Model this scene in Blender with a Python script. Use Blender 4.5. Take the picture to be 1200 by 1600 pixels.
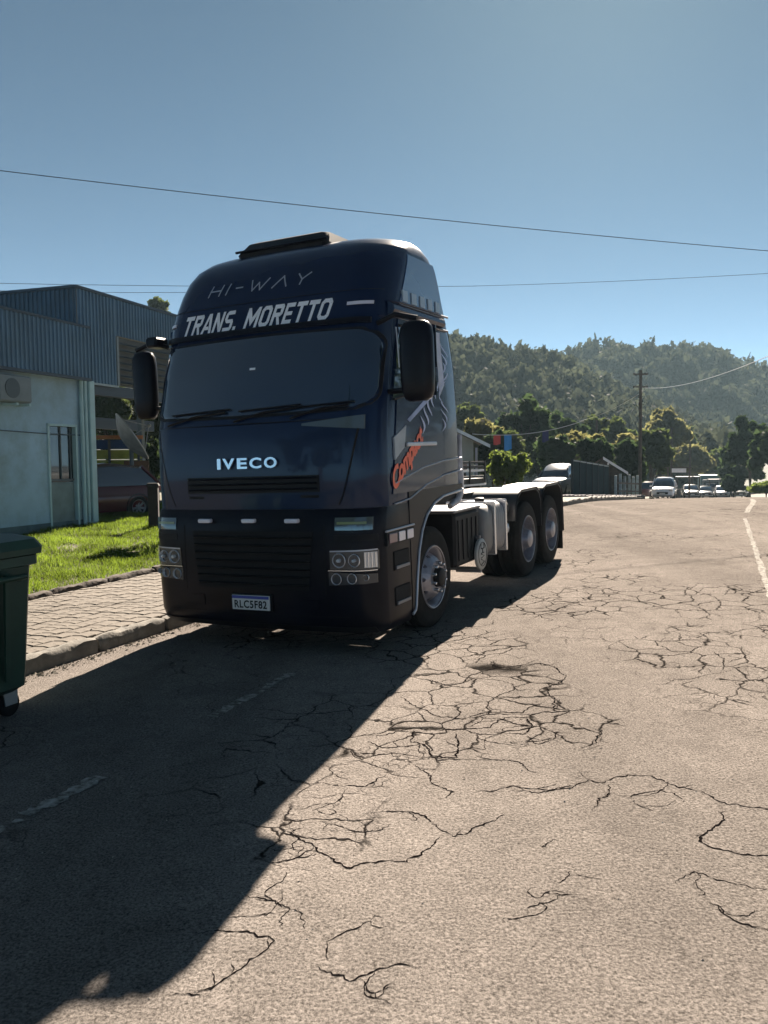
import bpy, bmesh, math, random
import numpy as np
from mathutils import Matrix, Vector

S = bpy.context.scene
COL = S.collection
for o in list(bpy.data.objects):
    bpy.data.objects.remove(o)
R_ = math.radians

# ------------------------------------------------------------------ camera, sky, sun, exposure
FPX = 1300.0
CR = np.array([[0.999925369660452, 0.0, 0.012217000835247169],
               [-0.0007458300584879663, 0.9981347984218669, 0.06104398346162247],
               [-0.012194213666009212, -0.06104853953485687, 0.998060307282946]])   # columns: right, forward, up
cam_d = bpy.data.cameras.new("camera")
cam = bpy.data.objects.new("camera", cam_d)
COL.objects.link(cam)
cam_d.sensor_fit = 'HORIZONTAL'
cam_d.sensor_width = 36
cam_d.angle = 2 * math.atan(600 / FPX)
cam_d.clip_start = 0.05
cam_d.clip_end = 6000
r_, f_, u_ = CR[:, 0], CR[:, 1], CR[:, 2]
cam.matrix_world = Matrix(((r_[0], u_[0], -f_[0], 0), (r_[1], u_[1], -f_[1], 0), (r_[2], u_[2], -f_[2], 0), (0, 0, 0, 1)))
S.camera = cam

SUN_AZ, SUN_EL = 15.0, 33.0
world = bpy.data.worlds.new("World")
S.world = world
world.use_nodes = True
wn = world.node_tree
bg = wn.nodes["Background"]
sky = wn.nodes.new("ShaderNodeTexSky")
sky.sky_type = 'NISHITA'
sky.sun_disc = False
sky.sun_elevation = R_(SUN_EL)
sky.sun_rotation = R_(SUN_AZ)
sky.altitude = 2500
sky.air_density = 0.18
sky.dust_density = 0.26
sky.ozone_density = 0.3
tint = wn.nodes.new("ShaderNodeVectorMath")
tint.operation = 'MULTIPLY'
tint.inputs[1].default_value = (0.76, 1.01, 0.89)     # the phone's cool white balance
wn.links.new(sky.outputs[0], tint.inputs[0])
wn.links.new(tint.outputs[0], bg.inputs[0])
bg.inputs[1].default_value = 0.05
sun_d = bpy.data.lights.new("sun", 'SUN')
sun_d.energy = 5.0
sun_d.angle = R_(0.5)
sun_d.color = (1.0, 0.87, 0.73)
sun = bpy.data.objects.new("sun", sun_d)
COL.objects.link(sun)
_e, _a = R_(SUN_EL), R_(SUN_AZ)
sv = Vector((math.sin(_a) * math.cos(_e), math.cos(_a) * math.cos(_e), math.sin(_e)))
sun.rotation_euler = sv.to_track_quat('Z', 'Y').to_euler()
sun.location = sv * 60
S.view_settings.view_transform = 'Standard'
S.view_settings.look = 'None'
S.view_settings.gamma = 1
S.view_settings.use_curve_mapping = False
S.view_settings.exposure = 2.3
S.render.engine = 'CYCLES'
S.cycles.use_denoising = True
S.cycles.max_bounces = 6
S.cycles.volume_bounces = 0
S.cycles.transparent_max_bounces = 6

# ------------------------------------------------------------------ frames
T2 = np.array([-0.5711574461033107, 8.808480756129942, -1.6888706980847243])
MX = np.array([[0.8976463400454351, 0.4397201001467387, -0.02961894208065616],
               [-0.4402762319341472, 0.897725446461929, -0.015679998998698774],
               [0.019694867273078467, 0.027115609926245086, 0.9994382701805166]])   # columns: street right, street away, street up
STREET = Matrix(((*MX[0], T2[0]), (*MX[1], T2[1]), (*MX[2], T2[2]), (0, 0, 0, 1)))


def hgt(x, y):
    """height of the ground: a street that climbs gently to a crest and falls away behind it"""
    x = np.asarray(x, float); y = np.asarray(y, float)
    s = .44 * x + .898 * y
    l = np.clip(.898 * x - .44 * y, -16, 10)
    z = -1.8102 + .0271 * s + .0197 * l
    u = np.maximum(0, s - 19.0); L = 11.0; D = .0700
    z = z - np.where(u < L, D * u * u / (2 * L), D * (u - L / 2))
    v = np.maximum(0, s - 130.0)
    z = z + np.where(v < 40, .0429 * v * v / 80, .0429 * (v - 20))
    w = np.maximum(0, -s - 10)
    return z - .0271 * (-w)


def st2w(p):
    return T2 + MX @ np.array(p, float)


def ground(x, y):
    return float(hgt(x, y))


def ray(px, py):
    return CR @ np.array([(px - 600) / FPX, 1, (800 - py) / FPX])


def at(px, d, lift=0.0):
    """the ground point that stands d metres deep in the direction px"""
    dd = ray(px, 725)
    k = d / dd[1]
    x, y = dd[0] * k, d
    return np.array([x, y, ground(x, y) + lift])


def zat(py, d, px=600):
    dd = ray(px, py)
    return dd[2] * d / dd[1]


# ------------------------------------------------------------------ materials
MATS = {}


def nd(nt, t, **kw):
    n = nt.nodes.new(t)
    for k, v in kw.items():
        setattr(n, k, v)
    return n


def mat(name, col, rough=.6, metal=0.0, coat=0.0, var=0.0, vscale=6.0, bump=0.0, bscale=40.0, spec=.5, emis=None, trans=0.0, dirt=None, dirt_amt=0.0):
    if name in MATS:
        return MATS[name]
    m = bpy.data.materials.new(name)
    m.use_nodes = True
    nt = m.node_tree
    b = nt.nodes["Principled BSDF"]
    b.inputs["Base Color"].default_value = (*col, 1)
    b.inputs["Roughness"].default_value = rough
    b.inputs["Metallic"].default_value = metal
    b.inputs["Coat Weight"].default_value = coat
    b.inputs["Coat Roughness"].default_value = .04
    b.inputs["Specular IOR Level"].default_value = spec
    tc = nd(nt, "ShaderNodeTexCoord")
    last = None
    if var > 0:
        no = nd(nt, "ShaderNodeTexNoise")
        no.inputs["Scale"].default_value = vscale
        no.inputs["Detail"].default_value = 6
        nt.links.new(tc.outputs["Object"], no.inputs["Vector"])
        mp = nd(nt, "ShaderNodeMapRange")
        mp.inputs[1].default_value = .3; mp.inputs[2].default_value = .7
        mp.inputs[3].default_value = 1 - var; mp.inputs[4].default_value = 1 + var
        nt.links.new(no.outputs["Fac"], mp.inputs[0])
        mx = nd(nt, "ShaderNodeVectorMath", operation='SCALE')
        mx.inputs[0].default_value = col
        nt.links.new(mp.outputs[0], mx.inputs["Scale"])
        last = mx.outputs[0]
        if dirt is not None:
            n2 = nd(nt, "ShaderNodeTexNoise")
            n2.inputs["Scale"].default_value = vscale * .6
            n2.inputs["Detail"].default_value = 8
            n2.inputs["Roughness"].default_value = .7
            nt.links.new(tc.outputs["Object"], n2.inputs["Vector"])
            m2 = nd(nt, "ShaderNodeMapRange")
            m2.inputs[1].default_value = .45; m2.inputs[2].default_value = .75
            m2.inputs[3].default_value = 0; m2.inputs[4].default_value = dirt_amt
            nt.links.new(n2.outputs["Fac"], m2.inputs[0])
            mix = nd(nt, "ShaderNodeMix", data_type='RGBA')
            nt.links.new(m2.outputs[0], mix.inputs[0])
            nt.links.new(last, mix.inputs[6])
            mix.inputs[7].default_value = (*dirt, 1)
            last = mix.outputs[2]
        nt.links.new(last, b.inputs["Base Color"])
    if bump > 0:
        nb = nd(nt, "ShaderNodeTexNoise")
        nb.inputs["Scale"].default_value = bscale
        nb.inputs["Detail"].default_value = 8
        nt.links.new(tc.outputs["Object"], nb.inputs["Vector"])
        bp = nd(nt, "ShaderNodeBump")
        bp.inputs["Strength"].default_value = 1
        bp.inputs["Distance"].default_value = bump
        nt.links.new(nb.outputs["Fac"], bp.inputs["Height"])
        nt.links.new(bp.outputs[0], b.inputs["Normal"])
    if emis:
        b.inputs["Emission Color"].default_value = (*emis, 1)
        b.inputs["Emission Strength"].default_value = 1
    MATS[name] = m
    return m


def leaf_mat(name, col, tcol, tr=.45, var=.35, vscale=.35, rough=.55):
    if name in MATS:
        return MATS[name]
    m = bpy.data.materials.new(name)
    m.use_nodes = True
    nt = m.node_tree
    b = nt.nodes["Principled BSDF"]
    out = nt.nodes["Material Output"]
    b.inputs["Roughness"].default_value = .75
    b.inputs["Specular IOR Level"].default_value = .04
    t = nd(nt, "ShaderNodeBsdfTranslucent")
    geo = nd(nt, "ShaderNodeNewGeometry")
    no = nd(nt, "ShaderNodeTexNoise")
    no.inputs["Scale"].default_value = vscale
    no.inputs["Detail"].default_value = 5
    nt.links.new(geo.outputs["Position"], no.inputs["Vector"])
    mp = nd(nt, "ShaderNodeMapRange")
    mp.inputs[1].default_value = .3; mp.inputs[2].default_value = .7
    mp.inputs[3].default_value = 1 - var; mp.inputs[4].default_value = 1 + var
    nt.links.new(no.outputs["Fac"], mp.inputs[0])
    for c, sock in ((col, b.inputs["Base Color"]), (tcol, t.inputs["Color"])):
        v = nd(nt, "ShaderNodeVectorMath", operation='SCALE')
        v.inputs[0].default_value = c
        nt.links.new(mp.outputs[0], v.inputs["Scale"])
        nt.links.new(v.outputs[0], sock)
    mx = nd(nt, "ShaderNodeMixShader")
    mx.inputs[0].default_value = tr
    nt.links.new(b.outputs[0], mx.inputs[1])
    nt.links.new(t.outputs[0], mx.inputs[2])
    nt.links.new(mx.outputs[0], out.inputs[0])
    MATS[name] = m
    return m


# ------------------------------------------------------------------ objects
def tag(o, label=None, cat=None, group=None, kind=None):
    if label: o["label"] = label
    if cat: o["category"] = cat
    if group: o["group"] = group
    if kind: o["kind"] = kind
    return o


def empty(name, mw, label, cat, group=None):
    o = bpy.data.objects.new(name, None)
    o.empty_display_size = .3
    COL.objects.link(o)
    o.matrix_world = mw
    return tag(o, label, cat, group)


def placed(p, yaw=0.0):
    """upright placement at a world point, turned by yaw degrees"""
    return Matrix.Translation(Vector(p)) @ Matrix.Rotation(R_(yaw), 4, 'Z')


def link(name, me, parent=None, mw=None, kind=None):
    o = bpy.data.objects.new(name, me)
    COL.objects.link(o)
    if parent is not None:
        o.parent = parent
    if mw is not None:
        o.matrix_world = mw
    if kind:
        o["kind"] = kind
    return o


def copy_tree(o, parent=None):
    c = o.copy()
    COL.objects.link(c)
    if parent is not None:
        c.parent = parent
        c.matrix_parent_inverse = o.matrix_parent_inverse.copy()
    for ch in [x for x in o.children]:
        copy_tree(ch, c)
    return c


class MB:
    def __init__(self):
        self.v = []; self.f = []

    def add(self, vs, fs):
        n = len(self.v)
        self.v += [tuple(map(float, p)) for p in vs]
        self.f += [tuple(i + n for i in f) for f in fs]
        return self

    def box(self, c, s, rot=None, taper=None):
        x, y, z = s[0] / 2, s[1] / 2, s[2] / 2
        vs = []
        for sz in (-1, 1):
            k = (taper if (taper and sz > 0) else 1)
            for sx, sy in ((-1, -1), (1, -1), (1, 1), (-1, 1)):
                vs.append(Vector((sx * x * k, sy * y * k, sz * z)))
        if rot is not None:
            vs = [rot @ v for v in vs]
        vs = [(v[0] + c[0], v[1] + c[1], v[2] + c[2]) for v in vs]
        return self.add(vs, [(3, 2, 1, 0), (4, 5, 6, 7), (0, 1, 5, 4), (1, 2, 6, 5), (2, 3, 7, 6), (3, 0, 4, 7)])

    def bbox(self, x0, x1, y0, y1, z0, z1, ch=0.0):
        """box with chamfered vertical and top edges"""
        if ch <= 0:
            return self.box(((x0 + x1) / 2, (y0 + y1) / 2, (z0 + z1) / 2), (x1 - x0, y1 - y0, z1 - z0))
        def ring(z, i):
            X0, X1, Y0, Y1 = x0 + i, x1 - i, y0 + i, y1 - i
            c = ch
            return [(X0 + c, Y0, z), (X1 - c, Y0, z), (X1, Y0 + c, z), (X1, Y1 - c, z), (X1 - c, Y1, z), (X0 + c, Y1, z), (X0, Y1 - c, z), (X0, Y0 + c, z)]
        rings = [ring(z0, ch * .7), ring(z0 + ch, 0), ring(z1 - ch, 0), ring(z1, ch * .7)]
        return self.loft(rings, caps=True)

    def loft(self, rings, closed=True, caps=False):
        n = len(rings[0])
        vs = [p for r in rings for p in r]
        fs = []
        for i in range(len(rings) - 1):
            for j in range(n if closed else n - 1):
                k = (j + 1) % n
                fs.append((i * n + j, i * n + k, (i + 1) * n + k, (i + 1) * n + j))
        if caps:
            fs.append(tuple(range(n - 1, -1, -1)))
            fs.append(tuple(range((len(rings) - 1) * n, len(rings) * n)))
        return self.add(vs, fs)

    def tube(self, pts, r, n=8, caps=True):
        pts = [Vector(p) for p in pts]
        rr = r if hasattr(r, '__len__') else [r] * len(pts)
        rings = []
        up = Vector((0, 0, 1))
        for i, p in enumerate(pts):
            t = (pts[min(i + 1, len(pts) - 1)] - pts[max(i - 1, 0)]).normalized()
            a = t.cross(up)
            if a.length < 1e-3:
                a = t.cross(Vector((1, 0, 0)))
            a.normalize(); b = t.cross(a)
            rings.append([tuple(p + (a * math.cos(2 * math.pi * k / n) + b * math.sin(2 * math.pi * k / n)) * rr[i]) for k in range(n)])
        return self.loft(rings, True, caps)

    def lathe(self, prof, n=32, axis='X', c=(0, 0, 0), closed_prof=False):
        """prof: list of (axial, radius)"""
        rings = []
        for a, r in prof:
            ring = []
            for k in range(n):
                t = 2 * math.pi * k / n
                u, w = r * math.cos(t), r * math.sin(t)
                p = {'X': (a, u, w), 'Y': (u, a, w), 'Z': (u, w, a)}[axis]
                ring.append((p[0] + c[0], p[1] + c[1], p[2] + c[2]))
            rings.append(ring)
        return self.loft(rings, True, False)

    def prism(self, poly, a0, a1, axis='Y'):
        """poly in the two remaining axes, pushed from a0 to a1"""
        def P(p, a):
            return {'X': (a, p[0], p[1]), 'Y': (p[0], a, p[1]), 'Z': (p[0], p[1], a)}[axis]
        return self.loft([[P(p, a0) for p in poly], [P(p, a1) for p in poly]], True, True)

    def grid(self, fn, nu, nv):
        vs = [fn(i / nu, j / nv) for i in range(nu + 1) for j in range(nv + 1)]
        fs = [(i * (nv + 1) + j, (i + 1) * (nv + 1) + j, (i + 1) * (nv + 1) + j + 1, i * (nv + 1) + j + 1) for i in range(nu) for j in range(nv)]
        return self.add(vs, fs)

    def mesh(self, name, m, smooth=None, fix=True):
        me = bpy.data.meshes.new(name)
        me.from_pydata(self.v, [], self.f)
        if fix:
            bm = bmesh.new(); bm.from_mesh(me)
            bmesh.ops.recalc_face_normals(bm, faces=bm.faces)
            bm.to_mesh(me); bm.free()
        ms = m if isinstance(m, (list, tuple)) else [m]
        for x in ms:
            me.materials.append(x)
        if smooth:
            me.polygons.foreach_set("use_smooth", [True] * len(me.polygons))
            me.set_sharp_from_angle(angle=R_(smooth))
        return me

    def build(self, name, m, parent=None, smooth=None, mw=None, fix=True, kind=None):
        return link(name, self.mesh(name, m, smooth, fix), parent, mw, kind)


def quads_mesh(name, V, m, smooth=False):
    """V: (n,4,3) array of quads"""
    n = len(V)
    me = bpy.data.meshes.new(name)
    me.vertices.add(n * 4); me.loops.add(n * 4); me.polygons.add(n)
    me.vertices.foreach_set("co", V.reshape(-1).astype(np.float32))
    me.loops.foreach_set("vertex_index", np.arange(n * 4, dtype=np.int32))
    me.polygons.foreach_set("loop_start", np.arange(0, n * 4, 4, dtype=np.int32))
    me.polygons.foreach_set("loop_total", np.full(n, 4, dtype=np.int32))
    me.materials.append(m)
    me.update()
    return me


def text_mesh(txt, size=1.0, shear=0.0, offset=0.0, extrude=0.0, sx=1.0, space=1.0):
    cu = bpy.data.curves.new("lettering", 'FONT')
    cu.body = txt; cu.size = size; cu.shear = shear; cu.offset = offset; cu.extrude = extrude
    cu.align_x = 'CENTER'; cu.space_character = space; cu.resolution_u = 4
    o = bpy.data.objects.new("lettering", cu)
    COL.objects.link(o)
    dg = bpy.context.evaluated_depsgraph_get()
    me = bpy.data.meshes.new_from_object(o.evaluated_get(dg))
    bpy.data.objects.remove(o); bpy.data.curves.remove(cu)
    vs = [(v.co.x * sx, v.co.y, v.co.z) for v in me.vertices]
    fs = [tuple(p.vertices) for p in me.polygons]
    bpy.data.meshes.remove(me)
    return vs, fs


def fit_text(vs, w, h):
    """scale so the drawn text spans w by h, centred on 0, foot on 0"""
    a = np.array(vs)
    lo, hi = a.min(0), a.max(0)
    a[:, 0] = (a[:, 0] - (lo[0] + hi[0]) / 2) * w / (hi[0] - lo[0])
    a[:, 1] = (a[:, 1] - lo[1]) * h / (hi[1] - lo[1])
    return a


rng = np.random.default_rng(7)
random.seed(5)

# ------------------------------------------------------------------ ground, road, markings


def sl2w(X, Y, off=0.0):
    """street coordinates (right of the truck's middle line, away) to a world point lying on the ground"""
    l, s = X - 4.388, Y + 7.66
    x, y = .44 * s + .898 * l, .898 * s - .44 * l
    return x, y, hgt(x, y) + off


def gpx(px, py):
    """where the sight line through a photo pixel meets the ground"""
    d = ray(px, py)
    lo, hi = .5, 400.0
    for k in np.linspace(1, 60, 600):
        if d[2] * k < hgt(d[0] * k, d[1] * k):
            hi = k; break
        lo = k
    for _ in range(40):
        m = (lo + hi) / 2
        if d[2] * m < hgt(d[0] * m, d[1] * m): hi = m
        else: lo = m
    return d * lo


def sheet(name, xs, ys, m, off=0.0, kind='structure', offf=None, bend=None):
    X, Y = np.meshgrid(xs, ys, indexing='ij')
    if bend is not None:
        X = X + bend(Y)
    x, y, z = sl2w(X, Y, off)
    if offf is not None:
        z = z + offf(X, Y)
    V = np.stack([x, y, z], -1).reshape(-1, 3)
    ny = len(ys)
    fs = [(i * ny + j, (i + 1) * ny + j, (i + 1) * ny + j + 1, i * ny + j + 1) for i in range(len(xs) - 1) for j in range(ny - 1)]
    me = bpy.data.meshes.new(name)
    me.from_pydata(V.tolist(), [], fs)
    me.materials.append(m)
    me.polygons.foreach_set("use_smooth", [True] * len(me.polygons))
    return link(name, me, kind=kind)


def bend(Y):
    u = np.maximum(0, np.asarray(Y, float) - 16)
    return np.where(u < 14, -.12 * u * u / 28, -.12 * (u - 7))


earth = mat("earth", (.10, .085, .06), .95, var=.3, vscale=.4, bump=.02, bscale=6)


def road_material():
    m = bpy.data.materials.new("asphalt")
    m.use_nodes = True
    nt = m.node_tree
    b = nt.nodes["Principled BSDF"]
    tc = nd(nt, "ShaderNodeTexCoord")
    L = nt.links.new

    def noise(sc, det=4, ro=.55, vec=None):
        n = nd(nt, "ShaderNodeTexNoise")
        n.inputs["Scale"].default_value = sc; n.inputs["Detail"].default_value = det; n.inputs["Roughness"].default_value = ro
        L(vec or tc.outputs["Object"], n.inputs["Vector"])
        return n

    def rng_(sock, a, b_, c, d):
        r = nd(nt, "ShaderNodeMapRange")
        for i, v in zip((1, 2, 3, 4), (a, b_, c, d)): r.inputs[i].default_value = v
        L(sock, r.inputs[0]); return r.outputs[0]

    def mth(op, a, c):
        r = nd(nt, "ShaderNodeMath", operation=op)
        for i, v in enumerate((a, c)):
            if isinstance(v, (int, float)): r.inputs[i].default_value = v
            else: L(v, r.inputs[i])
        return r.outputs[0]
    grain = noise(85, 5, .8)
    pits = nd(nt, "ShaderNodeTexVoronoi"); pits.inputs["Scale"].default_value = 52
    L(tc.outputs["Object"], pits.inputs["Vector"])
    big = noise(.55, 6, .6)
    mid = noise(5, 5, .65)
    # lengthwise wear
    mp = nd(nt, "ShaderNodeMapping"); mp.inputs["Rotation"].default_value = (0, 0, R_(26.1)); mp.inputs["Scale"].default_value = (1.1, .05, 1)
    L(tc.outputs["Object"], mp.inputs[0])
    trk = noise(1, 3, .5, mp.outputs[0])
    ramp = nd(nt, "ShaderNodeValToRGB")
    e = ramp.color_ramp.elements
    e[0].position = .36; e[0].color = (.058, .052, .047, 1)
    e[1].position = .64; e[1].color = (.268, .240, .219, 1)
    k = ramp.color_ramp.elements.new(.5); k.color = (.166, .148, .134, 1)
    L(grain.outputs["Fac"], ramp.inputs[0])
    sc = mth('MULTIPLY', rng_(big.outputs["Fac"], .3, .7, .86, 1.12), rng_(mid.outputs["Fac"], .3, .7, .88, 1.10))
    sc = mth('MULTIPLY', sc, rng_(trk.outputs["Fac"], .35, .65, .84, 1.12))
    # fine cracks: crazed patches
    wv = noise(3.0, 4)
    add = nd(nt, "ShaderNodeVectorMath", operation='MULTIPLY_ADD')
    L(wv.outputs["Color"], add.inputs[0]); add.inputs[1].default_value = (.35, .35, 0); L(tc.outputs["Object"], add.inputs[2])
    flat = nd(nt, "ShaderNodeVectorMath", operation='MULTIPLY'); L(add.outputs[0], flat.inputs[0]); flat.inputs[1].default_value = (1, 1, 0)
    vo = nd(nt, "ShaderNodeTexVoronoi", feature='DISTANCE_TO_EDGE'); vo.inputs["Scale"].default_value = 3.2
    L(flat.outputs[0], vo.inputs["Vector"])
    patch = noise(.42, 3, .5)
    patch2 = noise(2.2, 3, .6)
    pm = mth('MULTIPLY', rng_(patch.outputs["Fac"], .46, .56, 0, 1), rng_(patch2.outputs["Fac"], .42, .58, 0, 1))
    # worn places where the surface has crazed into a net
    for (cx, cy, rr) in CRAZED:
        dv = nd(nt, "ShaderNodeVectorMath", operation='DISTANCE')
        L(tc.outputs["Object"], dv.inputs[0]); dv.inputs[1].default_value = (cx, cy, ground(cx, cy))
        wob = mth('ADD', dv.outputs["Value"], mth('MULTIPLY', mid.outputs["Fac"], .5))
        pm = mth('MAXIMUM', pm, rng_(wob, rr * .75 + .25, rr + .30, 1, 0))
    vo2 = nd(nt, "ShaderNodeTexVoronoi", feature='DISTANCE_TO_EDGE'); vo2.inputs["Scale"].default_value = 7.5
    L(flat.outputs[0], vo2.inputs["Vector"])
    ck2 = mth('MULTIPLY', mth('MULTIPLY', rng_(vo2.outputs["Distance"], .006, .028, 1, 0), rng_(patch2.outputs["Fac"], .50, .60, 0, 1)), .6)
    ck = mth('MULTIPLY', mth('MAXIMUM', ck2, rng_(vo.outputs["Distance"], .008, .034, 1, 0)), pm)
    ck = mth('MULTIPLY', ck, .9)
    tot = mth('MULTIPLY', sc, mth('SUBTRACT', 1, ck))
    sep = nd(nt, "ShaderNodeSeparateColor"); L(pits.outputs["Color"], sep.inputs[0])
    darks = mth('MULTIPLY', rng_(pits.outputs["Distance"], .12, .40, 1, 0), rng_(sep.outputs[0], .62, .66, 0, 1))
    lights = mth('MULTIPLY', rng_(pits.outputs["Distance"], .10, .34, 1, 0), rng_(sep.outputs[1], .80, .84, 0, 1))
    pt = mth('ADD', mth('SUBTRACT', 1, mth('MULTIPLY', darks, .42)), mth('MULTIPLY', lights, .28))
    stain = noise(1.15, 5, .6)
    pt = mth('MULTIPLY', pt, rng_(stain.outputs["Fac"], .55, .72, 1, .78))
    tot = mth('MULTIPLY', tot, pt)
    mx = nd(nt, "ShaderNodeVectorMath", operation='SCALE')
    L(ramp.outputs[0], mx.inputs[0]); L(tot, mx.inputs["Scale"])
    L(mx.outputs[0], b.inputs["Base Color"])
    b.inputs["Roughness"].default_value = .92
    b.inputs["Specular IOR Level"].default_value = .0
    hsum = mth('ADD', mth('MULTIPLY', grain.outputs["Fac"], 1.0), mth('MULTIPLY', pits.outputs["Distance"], .5))
    hsum = mth('SUBTRACT', hsum, mth('MULTIPLY', ck, 1.5))
    bp = nd(nt, "ShaderNodeBump"); bp.inputs["Distance"].default_value = .0055; bp.inputs["Strength"].default_value = 1
    L(hsum, bp.inputs["Height"]); L(bp.outputs[0], b.inputs["Normal"])
    return m


CRAZED = [tuple(gpx(x, y)[:2]) + (r,) for x, y, r in ((740, 1075, .75), (650, 1150, .6), (850, 1130, .5), (880, 945, .9), (1110, 935, 1.0), (1060, 1020, .6), (480, 1300, .35), (700, 1010, .8))]
asphalt = road_material()
ys_far = np.concatenate([np.arange(-40, 20, 4.0), np.arange(20, 60, 2), np.arange(60, 240, 10), np.array([300, 420, 600, 900, 1400, 2200])])
xs_far = np.array([-900, -500, -300, -180, -110, -70, -45, -30, -20, -12, -7, -4.2, -1.4, 2, 6, 9.2, 13, 18, 25, 40, 60, 100, 180, 300, 500, 900.0])
sheet("ground", xs_far, ys_far, earth, off=-.06)
ys_road = np.concatenate([np.arange(-16, 12, 1.0), np.arange(12, 45, .75), np.arange(45, 160, 4)])
road = sheet("road", np.linspace(-1.5, 9.2, 16), ys_road, asphalt, bend=bend)

paint = mat("worn_road_paint", (.30, .29, .27), .9, spec=0.0, var=.35, vscale=30, dirt=(.10, .085, .07), dirt_amt=1.6, bump=.002, bscale=120)


def stripe(name, X0, Y0, X1, Y1, w, n=10, worn=0.25, bendit=False):
    vs = []; fs = []
    for i in range(n + 1):
        t = i / n
        X, Y = X0 + (X1 - X0) * t, Y0 + (Y1 - Y0) * t
        if bendit: X = X + float(bend(Y))
        j0, j1 = random.uniform(-worn, worn) * w, random.uniform(-worn, worn) * w
        vs += [sl2w(X - w / 2 + j0, Y, .005), sl2w(X + w / 2 + j1, Y, .005)]
    for i in range(n):
        if worn > .3 and random.random() < .16: continue
        fs.append((2 * i, 2 * i + 1, 2 * i + 3, 2 * i + 2))
    me = bpy.data.meshes.new(name); me.from_pydata([tuple(map(float, v)) for v in vs], [], fs); me.materials.append(paint)
    return link(name, me, road, kind=None)


for (a, b_) in (((.93, -6.1), (.86, -4.15)), ((.79, -3.1), (.75, -1.95)), ((.75, -.5), (.72, 1.2))):
    stripe("parking_line", a[0], a[1], b_[0], b_[1], .075, 44, .42)
for (a, b_) in (((.98, -5.2), (1.9, -4.9)),):
    stripe("parking_line", a[0] - .1, a[1], a[0] + .28, a[1] - .12, .05, 10, .45)
stripe("centre_line", 4.22, 2.2, 3.52, 11.5, .07, 60, .22)
stripe("centre_line", 3.5, 13.0, 3.3, 30, .13, 30, .2, True)

crack_px = []


def trace(ox, oy, sc, *lines):
    for ln in lines:
        crack_px.append([(ox + x / sc, oy + y / sc) for x, y in ln])


trace(400, 1000, 2.4,
      [(430, 650), (540, 640), (610, 645), (660, 675), (700, 710), (740, 740), (800, 725), (860, 690), (900, 680), (930, 655)],
      [(120, 715), (200, 765), (290, 830), (340, 850), (420, 835), (500, 835), (570, 835), (640, 790), (690, 740)],
      [(245, 680), (300, 690), (370, 715), (450, 715), (510, 690)],
      [(225, 1220), (290, 1240), (350, 1275), (390, 1270), (480, 1240), (540, 1215), (620, 1225)],
      [(390, 1270), (420, 1310), (470, 1345), (510, 1370)],
      [(270, 1200), (280, 1140), (340, 1105), (420, 1060), (470, 1040)],
      [(0, 970), (60, 985), (110, 1010), (95, 1080)], [(110, 1000), (180, 1020)],
      [(250, 535), (330, 548), (410, 550), (490, 505)], [(410, 550), (500, 555)],
      [(600, 470), (640, 500), (660, 530), (740, 570), (680, 595)],
      [(660, 150), (720, 170), (770, 160), (800, 130), (900, 105), (1000, 95), (1070, 85), (1130, 105), (1160, 145), (1080, 180), (1105, 215), (1115, 265), (1180, 275)],
      [(800, 145), (900, 150), (950, 165), (980, 190), (1070, 185)],
      [(880, 80), (890, 100), (980, 105), (1000, 92)],
      [(540, 215), (600, 245), (690, 290), (790, 300), (840, 275), (930, 270), (1010, 275), (1040, 245), (1080, 235)],
      [(430, 360), (520, 350), (590, 330), (690, 340), (790, 335), (880, 330), (930, 290), (1020, 290), (1040, 330), (1010, 355), (920, 350)],
      [(590, 335), (590, 380), (640, 390), (660, 430), (740, 440), (760, 400), (750, 350)],
      [(420, 380), (480, 405), (590, 395)], [(470, 410), (560, 455), (650, 450), (750, 435)],
      [(760, 405), (860, 410), (870, 370), (930, 345)], [(870, 290), (790, 330)],
      [(820, 435), (900, 450), (970, 450), (1020, 475), (1060, 500)],
      [(825, 565), (900, 565), (950, 550), (1000, 560), (1100, 560), (1190, 545)],
      [(1020, 360), (1060, 390), (1120, 370), (1120, 345), (1180, 350)],
      [(150, 640), (240, 615), (330, 620)], [(60, 835), (150, 815), (215, 775)], [(330, 560), (300, 600), (210, 640)])
trace(800, 1150, 3.0,
      [(0, 255), (120, 262), (240, 245), (310, 225), (360, 205), (400, 215), (440, 218), (490, 195), (560, 185), (630, 187), (700, 205), (770, 228), (850, 250), (910, 270), (950, 300), (1020, 325), (1120, 340), (1240, 350)],
      [(320, 165), (360, 205)], [(450, 225), (450, 280), (400, 305), (380, 350)],
      [(480, 275), (560, 290), (610, 262), (700, 255), (760, 270), (800, 310)], [(570, 300), (610, 330), (660, 350)],
      [(1000, 350), (990, 400), (930, 440), (885, 485), (940, 530), (1040, 550), (1240, 558)],
      [(770, 690), (800, 655), (860, 630), (900, 640), (960, 670), (1050, 680), (1120, 700), (1240, 715)],
      [(930, 780), (980, 800), (1040, 860), (1110, 880), (1240, 920)],
      [(150, 740), (230, 735), (320, 745)], [(220, 690), (280, 635)], [(75, 805), (180, 775), (230, 745)], [(140, 520), (210, 485)],
      [(0, 30), (90, 35), (190, 10)], [(370, 40), (390, 0)])
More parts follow.
